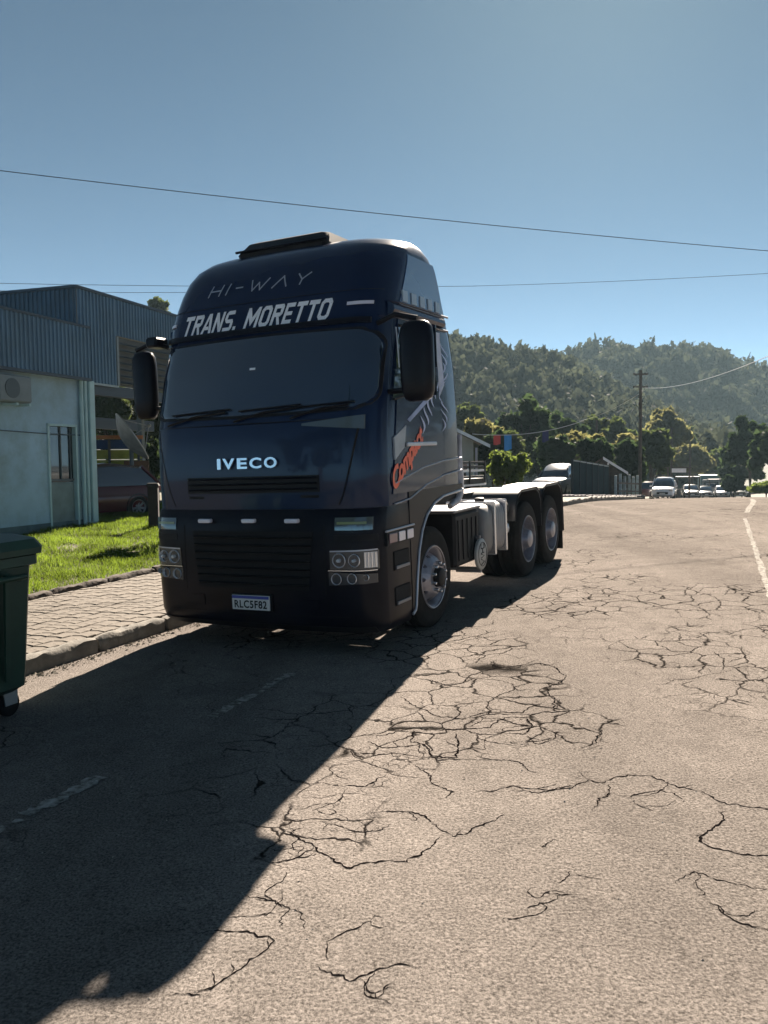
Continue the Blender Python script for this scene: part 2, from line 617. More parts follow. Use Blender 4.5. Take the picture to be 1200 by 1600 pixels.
trace(700, 760, 2.4,
      [(900, 560), (940, 570), (980, 545), (1050, 555), (1120, 535), (1220, 525)],
      [(1000, 620), (1030, 650), (1040, 690)], [(1100, 600), (1110, 640), (1040, 660)],
      [(750, 740), (810, 740), (860, 725), (920, 720), (980, 705), (1060, 690)], [(550, 910), (570, 930), (530, 980)],
      [(270, 430), (330, 420), (420, 400), (440, 380), (560, 370)], [(330, 470), (400, 465), (470, 440), (550, 430), (640, 420)],
      [(860, 410), (930, 405), (960, 380)], [(1030, 410), (1060, 385), (1140, 395), (1200, 400)],
      [(0, 555), (80, 530), (160, 520), (180, 500)], [(20, 590), (80, 575), (180, 560), (250, 545)], [(170, 650), (180, 680), (280, 670), (340, 650)])
trace(0, 1000, 2.609,
      [(800, 1210), (900, 1190), (1000, 1195), (1090, 1225), (1060, 1280), (980, 1340), (860, 1420), (800, 1440)], [(700, 1450), (850, 1450)],
      [(1110, 905), (1200, 895), (1290, 870)], [(1000, 1040), (1090, 1060), (1150, 1090)], [(920, 1130), (1100, 1110), (1180, 1105)])


def crack_mesh():
    rg = random.Random(3)
    vs = []; fs = []

    def ribbon(P, base, tp=8):
        N = len(P)
        b0 = len(vs)
        for i, p in enumerate(P):
            t = P[min(i + 1, N - 1)] - P[max(i - 1, 0)]
            t = t / (np.linalg.norm(t) + 1e-9)
            nr = np.array([-t[1], t[0], 0])
            taper = min(1, (i + .6) / tp, (N - i - .4) / tp)
            for sgn in (-1, 1):
                hw = base * (.25 + .75 * taper) * rg.choice((.25, .5, .8, 1.0, 1.3, 1.9)) * rg.uniform(.7, 1.2)
                q = p + nr * (sgn * hw)
                vs.append((q[0], q[1], ground(q[0], q[1]) + .0015))
        for i in range(N - 1):
            fs.append((b0 + 2 * i, b0 + 2 * i + 1, b0 + 2 * i + 3, b0 + 2 * i + 2))

    for ln in crack_px:
        P = []
        off = 0.0
        for i in range(len(ln) - 1):
            a = gpx(*ln[i]); c = gpx(*ln[i + 1])
            n = max(2, int(np.linalg.norm(c - a) / .014))
            d = (c - a) / (np.linalg.norm(c - a) + 1e-9)
            nrm = np.array([-d[1], d[0], 0])
            for j in range(n):
                t = j / n
                off = off * .86 + rg.gauss(0, .0052)
                P.append(a + (c - a) * t + nrm * (off + rg.uniform(-.0035, .0035)))
        P.append(gpx(*ln[-1]))
        P = np.array(P)
        base = rg.uniform(.0023, .0048) * (1.3 if len(P) > 60 else 1)
        ribbon(P, base)
        # spurs and hairlines that leave the main crack
        for _ in range(max(1, len(P) // 22)):
            k = rg.randrange(2, max(3, len(P) - 2))
            ang = rg.uniform(0, 2 * math.pi); L = rg.randrange(5, 22)
            q = P[min(k, len(P) - 1)].copy(); Q = [q.copy()]
            for _s in range(L):
                ang += rg.gauss(0, .45)
                q = q + np.array([math.cos(ang), math.sin(ang), 0]) * .013
                Q.append(q.copy())
            ribbon(np.array(Q), base * .55, 4)
    me = bpy.data.meshes.new("crack"); me.from_pydata(vs, [], fs)
    me.materials.append(mat("crack_dirt", (.006, .005, .005), 1.0, spec=0.0))
    return me


link("crack", crack_mesh(), road, kind='stuff')

# ------------------------------------------------------------------ kerb, pavement, lawn
KX = -1.45
kerb_mat = mat("kerb_concrete", (.135, .125, .108), .9, var=.4, vscale=7, bump=.006, bscale=35, dirt=(.07, .06, .045), dirt_amt=.9)
kerb = sheet("kerb", np.array([KX - .15, KX - .02]), np.arange(-9, 46, 1.0), kerb_mat, off=.04, bend=bend)


def street_m(X, Y, Z=0.0, yaw=0.0):
    X = X + float(bend(Y))
    x, y, z = sl2w(X, Y)
    R3 = STREET.to_3x3().to_4x4()
    return Matrix.Translation(Vector((x, y, z + Z))) @ R3 @ Matrix.Rotation(R_(yaw), 4, 'Z')


def stone_mesh(k):
    rg = random.Random(k)
    b = MB()
    n = 12; L = .93
    prof = [(-.075, -.05), (-.075, .10), (-.06, .135), (-.02, .15), (.035, .148), (.062, .13), (.075, .085), (.078, -.05)]
    rings = []
    for i in range(n + 1):
        t = i / n
        y = -L / 2 + L * t
        e = .55 + .45 * min(1, min(t, 1 - t) * 9) if i in (0, n) else 1
        rings.append([(px_ * (1 if i not in (0, n) else .93) + rg.uniform(-.011, .009), y + rg.uniform(-.01, .01), (pz - (0 if i not in (0, n) else .016)) + rg.uniform(-.013, .008)) for px_, pz in prof])
    b.loft(rings, True, True)
    return b.mesh("kerb_stone", kerb_mat, 40)


stones = [stone_mesh(k) for k in range(5)]
for i, Y in enumerate(np.arange(-6.2, 44, .96)):
    o = link("kerb_stone", stones[i % 5], kerb)
    o.matrix_world = street_m(KX - .075 + random.uniform(-.012, .012), Y, random.uniform(-.01, .008), random.uniform(-1, 1))

paver_mat = mat("paver_concrete", (.110, .092, .072), .9, var=.28, vscale=5, bump=.003, bscale=90, dirt=(.12, .10, .075), dirt_amt=.55)
joint_mat = mat("paver_joint_soil", (.045, .035, .028), .95, var=.3, vscale=20)
pavement = sheet("pavement", np.linspace(-4.0, KX - .15, 5), np.arange(-9, 46, 1.0), joint_mat, off=.085, bend=bend)
PW, PL = .205, .112


def paver_mesh(k):
    rg = random.Random(k)
    g = .0045; a = .024
    def edge(x, s):
        return 0
    # zigzag ends, straight wavy sides
    def zig(x):
        t = (x / PW + .5) * 2
        return a * (1 - abs(t - 1) * 2) * .5 * 1.0
    xs = [-.5, -.25, 0, .25, .5]
    lo = [(x * (PW - 2 * g), -PL / 2 + g + zig(x * PW)) for x in xs]
    hi = [(x * (PW - 2 * g), PL / 2 - g + zig(x * PW)) for x in xs][::-1]
    out = lo + hi
    b = MB()
    tz = [rg.uniform(-.004, .004) for _ in range(3)]
    def Z(p, z): return z + tz[0] + tz[1] * p[0] / PW + tz[2] * p[1] / PL
    cx = 0; cy = 0
    r0 = [(p[0], p[1], .0) for p in out]
    r1 = [(p[0], p[1], Z(p, .040)) for p in out]
    r2 = [(p[0] * .95, p[1] * .95, Z(p, .046)) for p in out]
    b.loft([r0, r1, r2], True, True)
    return b


pv = [paver_mesh(k) for k in range(6)]
pvm = [p.mesh("paver", paver_mat, 30) for p in pv]
nx = 12
Xs = [KX - .165 - PW * (i + .5) for i in range(nx)]
rows = np.arange(-7.4, 30, PL)
near = []
rest = MB()
for j, Y in enumerate(rows):
    for i, X in enumerate(Xs):
        if -2.85 <= Y < 2.0 and len(near) < 300:
            near.append((X, Y))
            o = link("paver", pvm[(i * 7 + j * 3 + (i * j) % 5) % 6], pavement)
            o.matrix_world = street_m(X, Y, .088)
        else:
            M = street_m(X, Y, .088)
            src = pv[(i + j) % 6]
            rest.add([tuple(M @ Vector(v)) for v in src.v], src.f)
rest.build("paver", paver_mat, pavement, kind='stuff')

edge_mat = mat("garden_edging", (.045, .034, .026), .95, var=.4, vscale=9, bump=.01, bscale=22)
edging = sheet("edging_base", np.array([-4.12, -3.98]), np.arange(-9, 46, 1.0), edge_mat, off=.06, bend=bend)
edging.name = "edging"
em = [stone_mesh(20 + k) for k in range(3)]
for m_ in em:
    m_.name = "edging_stone"; m_.materials.clear(); m_.materials.append(edge_mat)
for i, Y in enumerate(np.arange(-6.3, 40, .95)):
    o = link("edging_stone", em[i % 3], edging)
    o.matrix_world = street_m(-4.03 + random.uniform(-.012, .012), Y, .06 + random.uniform(-.015, .01), random.uniform(-1, 1))


def lawn_rise(X, Y):
    t = np.clip((-X - 4.1) / 7.0, 0, 1)
    return .10 + .22 * t * t * (3 - 2 * t) + .02 * np.sin(X * 2.1 + Y * 1.3) * np.cos(Y * 1.7)


def lawn_z(x, y):
    """height of the lawn or yard at a world point left of the pavement"""
    l, s = .898 * x - .44 * y, .44 * x + .898 * y
    return ground(x, y) + float(lawn_rise(np.array(l + 4.388), np.array(s - 7.66)))


lawn_mat = mat("lawn_soil", (.060, .055, .026), .95, var=.5, vscale=3)
sheet("lawn", np.concatenate([np.arange(-4.12, -16, -.5), np.arange(-16, -60, -4)])[::-1], np.concatenate([np.arange(-10, 20, .5), np.arange(20, 60, 4)]), lawn_mat, offf=lawn_rise)

grass_mat = leaf_mat("grass_blades", (.060, .095, .016), (.155, .22, .026), .44, .5, 1.2)


def grass(n):
    X = -4.12 - rng.random(n) ** 1.1 * 9.5
    Y = rng.uniform(-1.0, 14.0, n)
    x, y, z = sl2w(X, Y)
    z = z + lawn_rise(X, Y)
    # keep what stands in front of the building and is in view
    px = 600 + FPX * x / y
    keep = (px > -40) & (px < 300)
    x, y, z = x[keep], y[keep], z[keep]
    n = len(x)
    bare = (rng.random(n) < .75 * np.clip(1 - (-(.898 * x - .44 * y + 4.388) - 4.12) / .8, 0, 1)) | (rng.random(n) < .8 * (np.sin(x * 1.7 + 2) * np.sin(y * 1.1 + x) > .90))
    x, y, z = x[~bare], y[~bare], z[~bare]
    n = len(x)
    clump = .6 + .7 * np.abs(np.sin(x * 3.1 + 1.3 * np.sin(y * 2.3)) * np.cos(y * 2.7 + x))
    h = rng.uniform(.035, .085, n) * clump * 1.15
    a = rng.uniform(0, 2 * np.pi, n); w = rng.uniform(.004, .008, n)
    lean = rng.normal(0, .035, (n, 2))
    dx, dy = np.cos(a) * w, np.sin(a) * w
    V = np.zeros((n, 4, 3))
    V[:, 0] = np.stack([x - dx, y - dy, z - .01], 1)
    V[:, 1] = np.stack([x + dx, y + dy, z - .01], 1)
    V[:, 2] = np.stack([x + dx * .4 + lean[:, 0], y + dy * .4 + lean[:, 1], z + h], 1)
    V[:, 3] = np.stack([x - dx * .4 + lean[:, 0], y - dy * .4 + lean[:, 1], z + h], 1)
    return quads_mesh("grass", V, grass_mat)


link("grass", grass(170000), kind='stuff')

# loose grit in the gutter and on the pavement edge
gm = MB()
rg = random.Random(11)
for i in range(1500):
    Y = rg.uniform(-4.2, 3.0); X = KX + abs(rg.gauss(.02, .10)) + .015
    if rg.random() < .12: X = rg.uniform(-3.9, -1.7)
    x, y, z = sl2w(X, Y)
    r = rg.uniform(.004, .016) if rg.random() < .9 else rg.uniform(.015, .03)
    z0 = .13 if X < KX else 0
    p = [(x + r * math.cos(t + rg.uniform(-.3, .3)), y + r * math.sin(t), z + z0 - .003) for t in (0, 1.6, 3.1, 4.7)]
    top = (x + rg.uniform(-.3, .3) * r, y, z + z0 + r * rg.uniform(.5, .9))
    gm.add(p + [top], [(0, 1, 4), (1, 2, 4), (2, 3, 4), (3, 0, 4)])
gm.build("gutter_grit", mat("grit", (.24, .21, .17), .95, var=.5, vscale=30), kind='stuff')

# loose stones on the carriageway
b_ = MB()
for i in range(420):
    X, Y = rg.uniform(-1.2, 4.2), rg.uniform(-6.2, 3.5)
    x, y, z = sl2w(X, Y)
    r = rg.uniform(.003, .008)
    p = [(x + r * math.cos(t + rg.uniform(-.3, .3)), y + r * math.sin(t), z - .001) for t in (0, 1.6, 3.1, 4.7)]
    b_.add(p + [(x, y, z + r * rg.uniform(.5, .9))], [(0, 1, 4), (1, 2, 4), (2, 3, 4), (3, 0, 4)])
b_.build("road_grit", mat("pale_grit", (.30, .27, .23), .9, var=.6, vscale=30), kind='stuff')
# ------------------------------------------------------------------ the truck (built facing -Y, right of picture = +X)
navy = mat("navy_paint", (.005, .014, .046), .27, spec=.2, coat=.28, var=.12, vscale=3, bump=.0006, bscale=2.2)
black_paint = mat("black_paint", (.006, .0065, .012), .28, coat=.0, spec=.14, var=.3, vscale=4, dirt=(.022, .019, .017), dirt_amt=.5, bump=.0006, bscale=3)
plastic = mat("black_plastic", (.010, .010, .012), .55, spec=.2, var=.3, vscale=8, dirt=(.03, .027, .025), dirt_amt=.4)
rubber = mat("tyre_rubber", (.010, .010, .010), .85, spec=.2, var=.3, vscale=12, dirt=(.035, .03, .026), dirt_amt=.6)
glass = mat("dark_glass", (.012, .024, .048), .03, spec=.9, coat=.8)
chrome = mat("chrome", (.72, .73, .75), .18, .8)
silver = mat("silver_paint", (.45, .46, .50), .35, .6)
rim_mat = mat("grey_wheel_paint", (.30, .30, .34), .38, .55, var=.15, vscale=10, dirt=(.10, .08, .07), dirt_amt=.7)
dark_hole = mat("dark_void", (.004, .004, .005), .9)
vinyl = mat("white_vinyl", (.80, .80, .82), .45, var=.08, vscale=12)
alu = mat("brushed_aluminium", (.20, .20, .21), .48, .5, var=.14, vscale=4, bump=.001, bscale=40)
lens = mat("clear_lens", (.55, .57, .60), .15, .25, coat=.6)
amber = mat("amber_lens", (.40, .17, .03), .2, coat=.6)
pale_lens = mat("pale_lens", (.72, .70, .76), .25, coat=.5)
frame_mat = mat("chassis_steel", (.02, .019, .02), .7, var=.4, vscale=6, dirt=(.08, .065, .05), dirt_amt=.6)
redvinyl = mat("red_vinyl", (.78, .12, .045), .45)
greyvinyl = mat("grey_vinyl", (.30, .34, .38), .4, var=.15, vscale=6)
bluevinyl = mat("blue_grey_vinyl", (.26, .32, .50), .4, var=.3, vscale=5)

PROF = np.array([
    # z, front y, half width, corner radius, bow, rear y
    (1.30, -1.36, 1.245, .26, .085, .74), (1.60, -1.36, 1.25, .26, .085, .74), (1.95, -1.345, 1.25, .26, .085, .74),
    (2.15, -1.315, 1.25, .26, .085, .73), (2.55, -1.22, 1.24, .26, .085, .71), (2.90, -1.12, 1.225, .28, .085, .67),
    (3.05, -1.075, 1.235, .28, .085, .60), (3.20, -1.02, 1.235, .30, .085, .54), (3.40, -.93, 1.228, .33, .09, .45),
    (3.55, -.84, 1.215, .36, .09, .37), (3.66, -.74, 1.188, .38, .09, .30), (3.74, -.62, 1.145, .40, .09, .23), (3.79, -.49, 1.08, .42, .08, .16),
    (3.835, -.32, .92, .42, .06, .10), (3.858, -.16, .68, .40, .04, .05), (3.868, -.06, .35, .25, .02, .02)])


def prof(z):
    return [float(np.interp(z, PROF[:, 0], PROF[:, k])) for k in range(1, 6)]


def front_y(x, z):
    yf, w, r, b, yr = prof(z)
    a = min(abs(x), w - .002)
    y = yf + b * (a / w) ** 2
    if a > w - r:
        y += r - math.sqrt(max(0, r * r - (a - (w - r)) ** 2))
    return y


def side_x(y, z):
    yf, w, r, b, yr = prof(z)
    yc = yf + b + r
    if y < yc:
        d = min(r, yc - y)
        return w - (r - math.sqrt(max(0, r * r - d * d)))
    return w


def fpt(x, z, off):
    e = .004
    p = Vector((x, front_y(x, z), z))
    dx = Vector((2 * e, front_y(x + e, z) - front_y(x - e, z), 0))
    dz = Vector((0, front_y(x, z + e) - front_y(x, z - e), 2 * e))
    n = dx.cross(dz).normalized()
    return tuple(p + n * off)


def spt(y, z, off, sg=1):
    return (sg * (side_x(y, z) + off), y, z)


truck = empty("semi_truck", STREET, "dark navy high-roof tractor unit with white lettering over its windscreen, parked against the kerb", "truck")


def tp(b, name, m, smooth=None, parent=None, fix=True, label=None, kind=None):
    o = b.build(name, m, parent or truck, smooth, None, fix, kind)
    if label: o["label"] = label
    return o


# --- cab shell
def cab_ring(z):
    yf, w, r, b, yr = prof(z)
    pts = []
    rr = .10 + .10 * max(0, min(1, (z - 2.6) / .8)) if z < 3.6 else .16
    rr = min(rr, w * .5)
    yc = yf + b + r
    def corner():
        out = []
        for k in range(9):
            t = k / 8 * math.pi / 2
            x = (w - r) + r * math.cos(t)
            out.append((x, front_y(x, z)))
        return out
    right = [(w - rr + rr * math.sin(t), yr - rr + rr * math.cos(t)) for t in np.linspace(0, math.pi / 2, 5)]
    right += [(w, yr - rr + (yc - yr + rr) * t) for t in (.25, .5, .75)]
    right += corner()
    mid = [(x * (w - r), front_y(x * (w - r), z)) for x in np.linspace(.88, -.88, 17)]
    pts = right + mid + [(-x, y) for x, y in right[::-1]]
    return [(x, y, z) for x, y in pts]


zs = sorted(set(list(np.linspace(1.30, 2.9, 15)) + list(np.linspace(2.9, 3.55, 10)) + list(PROF[9:, 0]) + [3.60, 3.70, 3.765, 3.815]))
cb = MB().loft([cab_ring(z) for z in zs], True, True)
cab = tp(cb, "cab", navy, 40)


def fpatch(name, m, x0, x1, z0, z1, off, nu=16, nv=6, parent=None, fn=None, smooth=40, label=None):
    b = MB()
    def F(u, v):
        x, z = (x0 + (x1 - x0) * u, z0 + (z1 - z0) * v) if fn is None else fn(u, v)
        return fpt(x, z, off)
    b.grid(F, nu, nv)
    # a rim that closes the panel back to the shell
    bd = [F(i / nu, 0) for i in range(nu)] + [F(1, j / nv) for j in range(nv)] + [F(1 - i / nu, 1) for i in range(nu)] + [F(0, 1 - j / nv) for j in range(nv)]
    bk = [(p[0], p[1] + off + .004, p[2]) for p in bd]
    b.loft([bd, bk], True, False)
    return tp(b, name, m, smooth, parent, label=label)


def spatch(name, m, quad, off, nu=10, nv=8, parent=None, sg=1, smooth=40, label=None):
    """quad: bottom front, bottom rear, top rear, top front in (y, z) on the cab side"""
    q = [Vector((a, c_, 0)) for a, c_ in quad]
    b = MB()
    def F(u, v):
        p = (q[0].lerp(q[1], u)).lerp(q[3].lerp(q[2], u), v)
        return spt(p.x, p.y, off, sg)
    b.grid(F, nu, nv)
    bd = [F(i / nu, 0) for i in range(nu)] + [F(1, j / nv) for j in range(nv)] + [F(1 - i / nu, 1) for i in range(nu)] + [F(0, 1 - j / nv) for j in range(nv)]
    bk = [(p[0] - sg * (off + .004), p[1], p[2]) for p in bd]
    b.loft([bd, bk], True, False)
    return tp(b, name, m, smooth, parent, label=label)


# --- windscreen with gasket, wipers, sun band
def ws(m):
    def fn(u, v):
        t = u * 2 - 1
        z0 = 2.155 + .02 * t * t + m
        z1 = 2.865 - .015 * t * t - m
        z = z0 + (z1 - z0) * v
        W = 1.195 - m
        c = .16
        dz = min(z - z0, z1 - z)
        if dz < c:
            W -= c - math.sqrt(max(0, c * c - (c - dz) ** 2))
        return t * W, z
    return fn


gasket = fpatch("windscreen_gasket", plastic, 0, 0, 0, 0, .004, 36, 18, fn=ws(-.025))
wsc = fpatch("windscreen", glass, 0, 0, 0, 0, .010, 36, 18, fn=ws(.0))
for x0, x1 in ((-.95, -.25), (-.15, .50), (.45, 1.0)):
    b = MB().tube([fpt(x0, 2.10, .03), fpt((x0 + x1) / 2, 2.165, .035), fpt(x1, 2.19, .03)], .011, 6)
    b.tube([fpt(x0 + .05, 2.19, .03), fpt(x1 + .05, 2.215, .03)], .008, 5)
    tp(b, "wiper", plastic)
fpatch("windscreen_sticker", vinyl, -.03, .03, 2.565, 2.585, .014, 3, 2, parent=wsc)
fpatch("sun_visor", black_paint, -1.10, 1.10, 2.905, 2.955, .035, 30, 3)
fpatch("cowl_sheen", mat("cowl_sheen_grey", (.075, .10, .11), .25, coat=.5), 0, 0, 0, 0, .022, 10, 4, fn=lambda u, v: (.56 + .56 * u, 2.03 - .05 * u + (.02 + .10 * u) * v))  # lighter grey patch painting the reflection on the cowl's right end
# --- lower front: cowl panel, grille opening, badge
fpatch("hood_panel", navy, -1.06, 1.06, 1.335, 2.06, .014, 30, 8,
       fn=lambda u, v: ((u * 2 - 1) * (.90 + .20 * v ** .7), 1.335 + .73 * v + .02 * v * (u * 2 - 1) ** 2))
for sx in (-1, 1):
    fpatch("hood_seam", dark_hole, 0, 0, 0, 0, .0155, 1, 8, fn=lambda u, v, sx=sx: (sx * (.90 + .20 * v ** .7 - .012 + .010 * u), 1.335 + .73 * v))
fpatch("hood_seam", dark_hole, -1.07, 1.07, 2.072, 2.080, .0155, 24, 1)
fpatch("roof_seam", dark_hole, -1.17, 1.17, 3.215, 3.221, .003, 30, 1)
for x in (-.62, .62):
    fpatch("grab_recess", dark_hole, x - .09, x + .09, 1.40, 1.425, .016, 4, 1)
gr = fpatch("upper_grille", plastic, -.72, .72, 1.45, 1.60, .018, 20, 3)
for k in range(3):
    z = 1.475 + .048 * k
    b = MB().grid(lambda u, v: fpt(-.70 + 1.40 * u, z + .016 * v, .024 + .012 * (1 - abs(v * 2 - 1))), 16, 2)
    tp(b, "grille_slat", black_paint, 30, gr)
vs, fs = text_mesh("IVECO", 1, 0, .02, 0)
# the badge, one raised letter at a time
xx = -.335
for ch, w in (("I", .045), ("V", .155), ("E", .125), ("C", .145), ("O", .15)):
    v, f = text_mesh(ch, 1, 0, .03, .02)
    a = fit_text(v, w * (.88 if ch != "I" else .9), .098)
    b = MB().add([fpt(p[0] + xx + w / 2, p[1] + 1.672, .030 + (.012 if p[2] > 0 else -.01)) for p in a], f)
    tp(b, "badge_letter", chrome)
    xx += w + .0105
# --- roof lettering
GL = {
    'T': [[(0, .79), (1, .79), (1, 1), (0, 1)], [(.36, 0), (.64, 0), (.64, .788), (.36, .788)]],
    'R': [[(0, 0), (.27, 0), (.27, 1), (0, 1)], [(.272, .80), (.72, .80), (.86, 1), (.272, 1)], [(.722, .80), (.722, .60), (1, .52), (1, .88), (.865, .998)], [(.272, .40), (.80, .40), (.995, .515), (.722, .598), (.272, .598)], [(.46, .397), (.72, .397), (1.02, 0), (.73, 0)]],
    'A': [[(-.06, 0), (.20, 0), (.50, .76), (.50, 1), (.34, 1)], [(.502, .76), (.80, 0), (1.06, 0), (.66, 1), (.502, 1)], [(.30, .20), (.70, .20), (.64, .37), (.36, .37)]],
    'N': [[(0, 0), (.26, 0), (.26, 1), (0, 1)], [(.74, 0), (1, 0), (1, 1), (.74, 1)], [(.262, 1), (.262, .60), (.738, 0), (.738, .40)]],
    'S': [[(.18, .81), (.96, .81), (.90, 1), (.22, 1), (.08, .92)], [(.06, .91), (.0, .80), (.0, .60), (.14, .47), (.28, .58), (.28, .80)], [(.145, .465), (.285, .578), (.86, .578), (.72, .40), (.30, .40)], [(.725, .398), (.863, .575), (1, .44), (1, .18), (.94, .08), (.72, .19)], [(.05, 0), (.80, 0), (.935, .078), (.72, .188), (.02, .188)]],
    '.': [[(0, 0), (1, 0), (1, .2), (0, .2)]],
    'M': [[(0, 0), (.20, 0), (.20, 1), (0, 1)], [(.80, 0), (1, 0), (1, 1), (.80, 1)], [(.202, 1), (.202, .56), (.498, .10), (.498, .52)], [(.798, 1), (.798, .56), (.502, .10), (.502, .52)]],
    'O': [[(0, .18), (.26, .26), (.26, .74), (0, .82)], [(.003, .825), (.262, .745), (.38, .81), (.20, 1)], [(.205, 1), (.384, .812), (.616, .812), (.795, 1)], [(.80, 1), (.62, .81), (.738, .745), (.997, .825)], [(1, .82), (.74, .74), (.74, .26), (1, .18)], [(.997, .175), (.738, .255), (.62, .19), (.80, 0)], [(.795, 0), (.616, .188), (.384, .188), (.205, 0)], [(.20, 0), (.38, .19), (.262, .255), (.003, .175)]],
    'E': [[(0, 0), (.28, 0), (.28, 1), (0, 1)], [(.282, .80), (.95, .80), (.95, 1), (.282, 1)], [(.282, .41), (.86, .41), (.86, .59), (.282, .59)], [(.282, 0), (.97, 0), (.97, .20), (.282, .20)]]}
WD = {'.': .30, 'M': 1.35, 'A': 1.08, ' ': .55, 'O': 1.05, 'T': .98, 'E': .92}


def word_on_front(txt, x0, x1, z, h, shear, gap, m, off, name="letter"):
    tot = sum(WD.get(c, 1) for c in txt) + gap * (len(txt) - 1)
    k = (x1 - x0 - shear * h) / tot
    x = x0
    for c in txt:
        w = WD.get(c, 1) * k
        if c in GL:
            b = MB()
            for poly in GL[c]:
                b.add([fpt(x + p[0] * w + shear * h * p[1], z + p[1] * h, off) for p in poly], [tuple(range(len(poly)))])
            tp(b, name, m, fix=False)
        x += w + gap * k


word_on_front("TRANS. MORETTO", -.93, .77, 2.965, .195, .24, .17, vinyl, .006)
v2 = MB()
def strokes(chars, x, z, h, w, gap):
    G = {'H': [((0, 0), (0, 1)), ((1, 0), (1, 1)), ((0, .5), (1, .5))], 'I': [((0, 0), (0, 1))], '-': [((0, .5), (1, .5))],
         'W': [((0, 1), (.28, 0)), ((.28, 0), (.5, .7)), ((.5, .7), (.72, 0)), ((.72, 0), (1, 1))],
         'A': [((0, 0), (.5, 1)), ((.5, 1), (1, 0))], 'Y': [((0, 1), (.5, .45)), ((1, 1), (.5, .45)), ((.5, .45), (.5, 0))]}
    for c in chars:
        cw = w * {'I': .12, '-': .55, 'W': 1.5, 'A': 1.15, 'Y': .95}.get(c, 1)
        v2 = MB()
        for (p, q) in G[c]:
            P = Vector((x + p[0] * cw + p[1] * h * .35, z + p[1] * h, 0)); Q = Vector((x + q[0] * cw + q[1] * h * .35, z + q[1] * h, 0))
            d = (Q - P).normalized() * .008; n = Vector((-d.y, d.x, 0)) * .85
            for t0, t1 in ((0, .5), (.5, 1)):
                A, B = P.lerp(Q, t0), P.lerp(Q, t1)
                v2.add([fpt((A - d * (t0 == 0) + n).x, (A - d * (t0 == 0) + n).y, .007), fpt((A - d * (t0 == 0) - n).x, (A - d * (t0 == 0) - n).y, .007),
                        fpt((B + d * (t1 == 1) - n).x, (B + d * (t1 == 1) - n).y, .007), fpt((B + d * (t1 == 1) + n).x, (B + d * (t1 == 1) + n).y, .007)], [(0, 1, 2, 3)])
        x += cw + gap
        tp(v2, "letter", silver, fix=False)
strokes("HI-WAY", -.665, 3.335, .10, .13, .085)
for s0, s1 in ((-1.135, -1.03), (.90, 1.115)):
    fpatch("marker_lamp", pale_lens, s0, s1, 3.075, 3.105, .012, 6, 2)
# three pale lamps across the front
for x in (-.48, .01, .47):
    b = MB().grid(lambda u, v: fpt(x - .07 + .14 * u, 1.305 + .035 * v, .03 + .006 * math.sin(math.pi * u) * math.sin(math.pi * v)), 6, 4)
    # lamps sit on the bumper top edge
    tp(MB().bbox(x - .07, x + .07, -1.452, -1.40, 1.185, 1.222, .008), "marker_lamp", pale_lens, 30)

# --- bumper block
BP = np.array([(.20, -1.33, 1.215), (.26, -1.39, 1.24), (.34, -1.415, 1.25), (.60, -1.425, 1.25), (1.00, -1.42, 1.25), (1.16, -1.41, 1.25), (1.235, -1.395, 1.25), (1.30, -1.37, 1.247)])


def bump_y(x, z):
    yf = float(np.interp(z, BP[:, 0], BP[:, 1])); w = float(np.interp(z, BP[:, 0], BP[:, 2]))
    r, b = .24, .085
    a = min(abs(x), w - .002)
    y = yf + b * (a / w) ** 2
    if a > w - r:
        y += r - math.sqrt(max(0, r * r - (a - (w - r)) ** 2))
    return y


def bpt(x, z, off):
    e = .004
    dx = Vector((2 * e, bump_y(x + e, z) - bump_y(x - e, z), 0)); dz = Vector((0, bump_y(x, z + e) - bump_y(x, z - e), 2 * e))
    n = dx.cross(dz).normalized()
    return tuple(Vector((x, bump_y(x, z), z)) + n * off)


def bump_ring(z):
    w = float(np.interp(z, BP[:, 0], BP[:, 2])); r = .24
    c = [(w - r) + r * math.cos(t) for t in np.linspace(0, math.pi / 2, 8)]
    pts = [(w, -.63), (w, -.85)] + [(x, bump_y(x, z)) for x in c]
    mid = [(x * (w - r), bump_y(x * (w - r), z)) for x in np.linspace(.88, -.88, 15)]
    return [(x, y, z) for x, y in pts + mid + [(-x, y) for x, y in pts[::-1]]]


bumper = tp(MB().loft([bump_ring(z) for z in (.20, .23, .26, .30, .34, .45, .60, .80, 1.0, 1.1, 1.16, 1.2, 1.235, 1.27, 1.30)], True, True), "bumper", black_paint, 40)


def bpatch(name, m, fn, off, nu=12, nv=5, parent=None, smooth=40, depth=None):
    b = MB()
    F = lambda u, v: bpt(*fn(u, v), off)
    b.grid(F, nu, nv)
    bd = [F(i / nu, 0) for i in range(nu)] + [F(1, j / nv) for j in range(nv)] + [F(1 - i / nu, 1) for i in range(nu)] + [F(0, 1 - j / nv) for j in range(nv)]
    bk = [(p[0], p[1] + off + .004, p[2]) for p in bd]
    b.loft([bd, bk], True, False)
    return tp(b, name, m, smooth, parent)


grl = bpatch("lower_grille", dark_hole, lambda u, v: ((u * 2 - 1) * (.60 + .06 * v), .585 + .52 * v), .003, 16, 6)
for k in range(7):
    z = .62 + .07 * k
    b = MB().grid(lambda u, v: bpt((u * 2 - 1) * (.60 + .05 * k / 7), z + .022 * v, .006 + .016 * (1 - abs(v * 2 - 1))), 14, 2)
    tp(b, "grille_slat", plastic, 30, grl)
bpatch("bumper_lip", plastic, lambda u, v: ((u * 2 - 1) * 1.16, .215 + .05 * v), .012, 24, 2)
bpatch("bumper_seam", dark_hole, lambda u, v: ((u * 2 - 1) * .98, .352 + .006 * v), .002, 24, 1)
# tow covers
for x in (-.62, .62):
    bpatch("tow_cover", black_paint, lambda u, v, x=x: (x - .07 + .14 * u, .41 + .10 * v), .006, 3, 2)
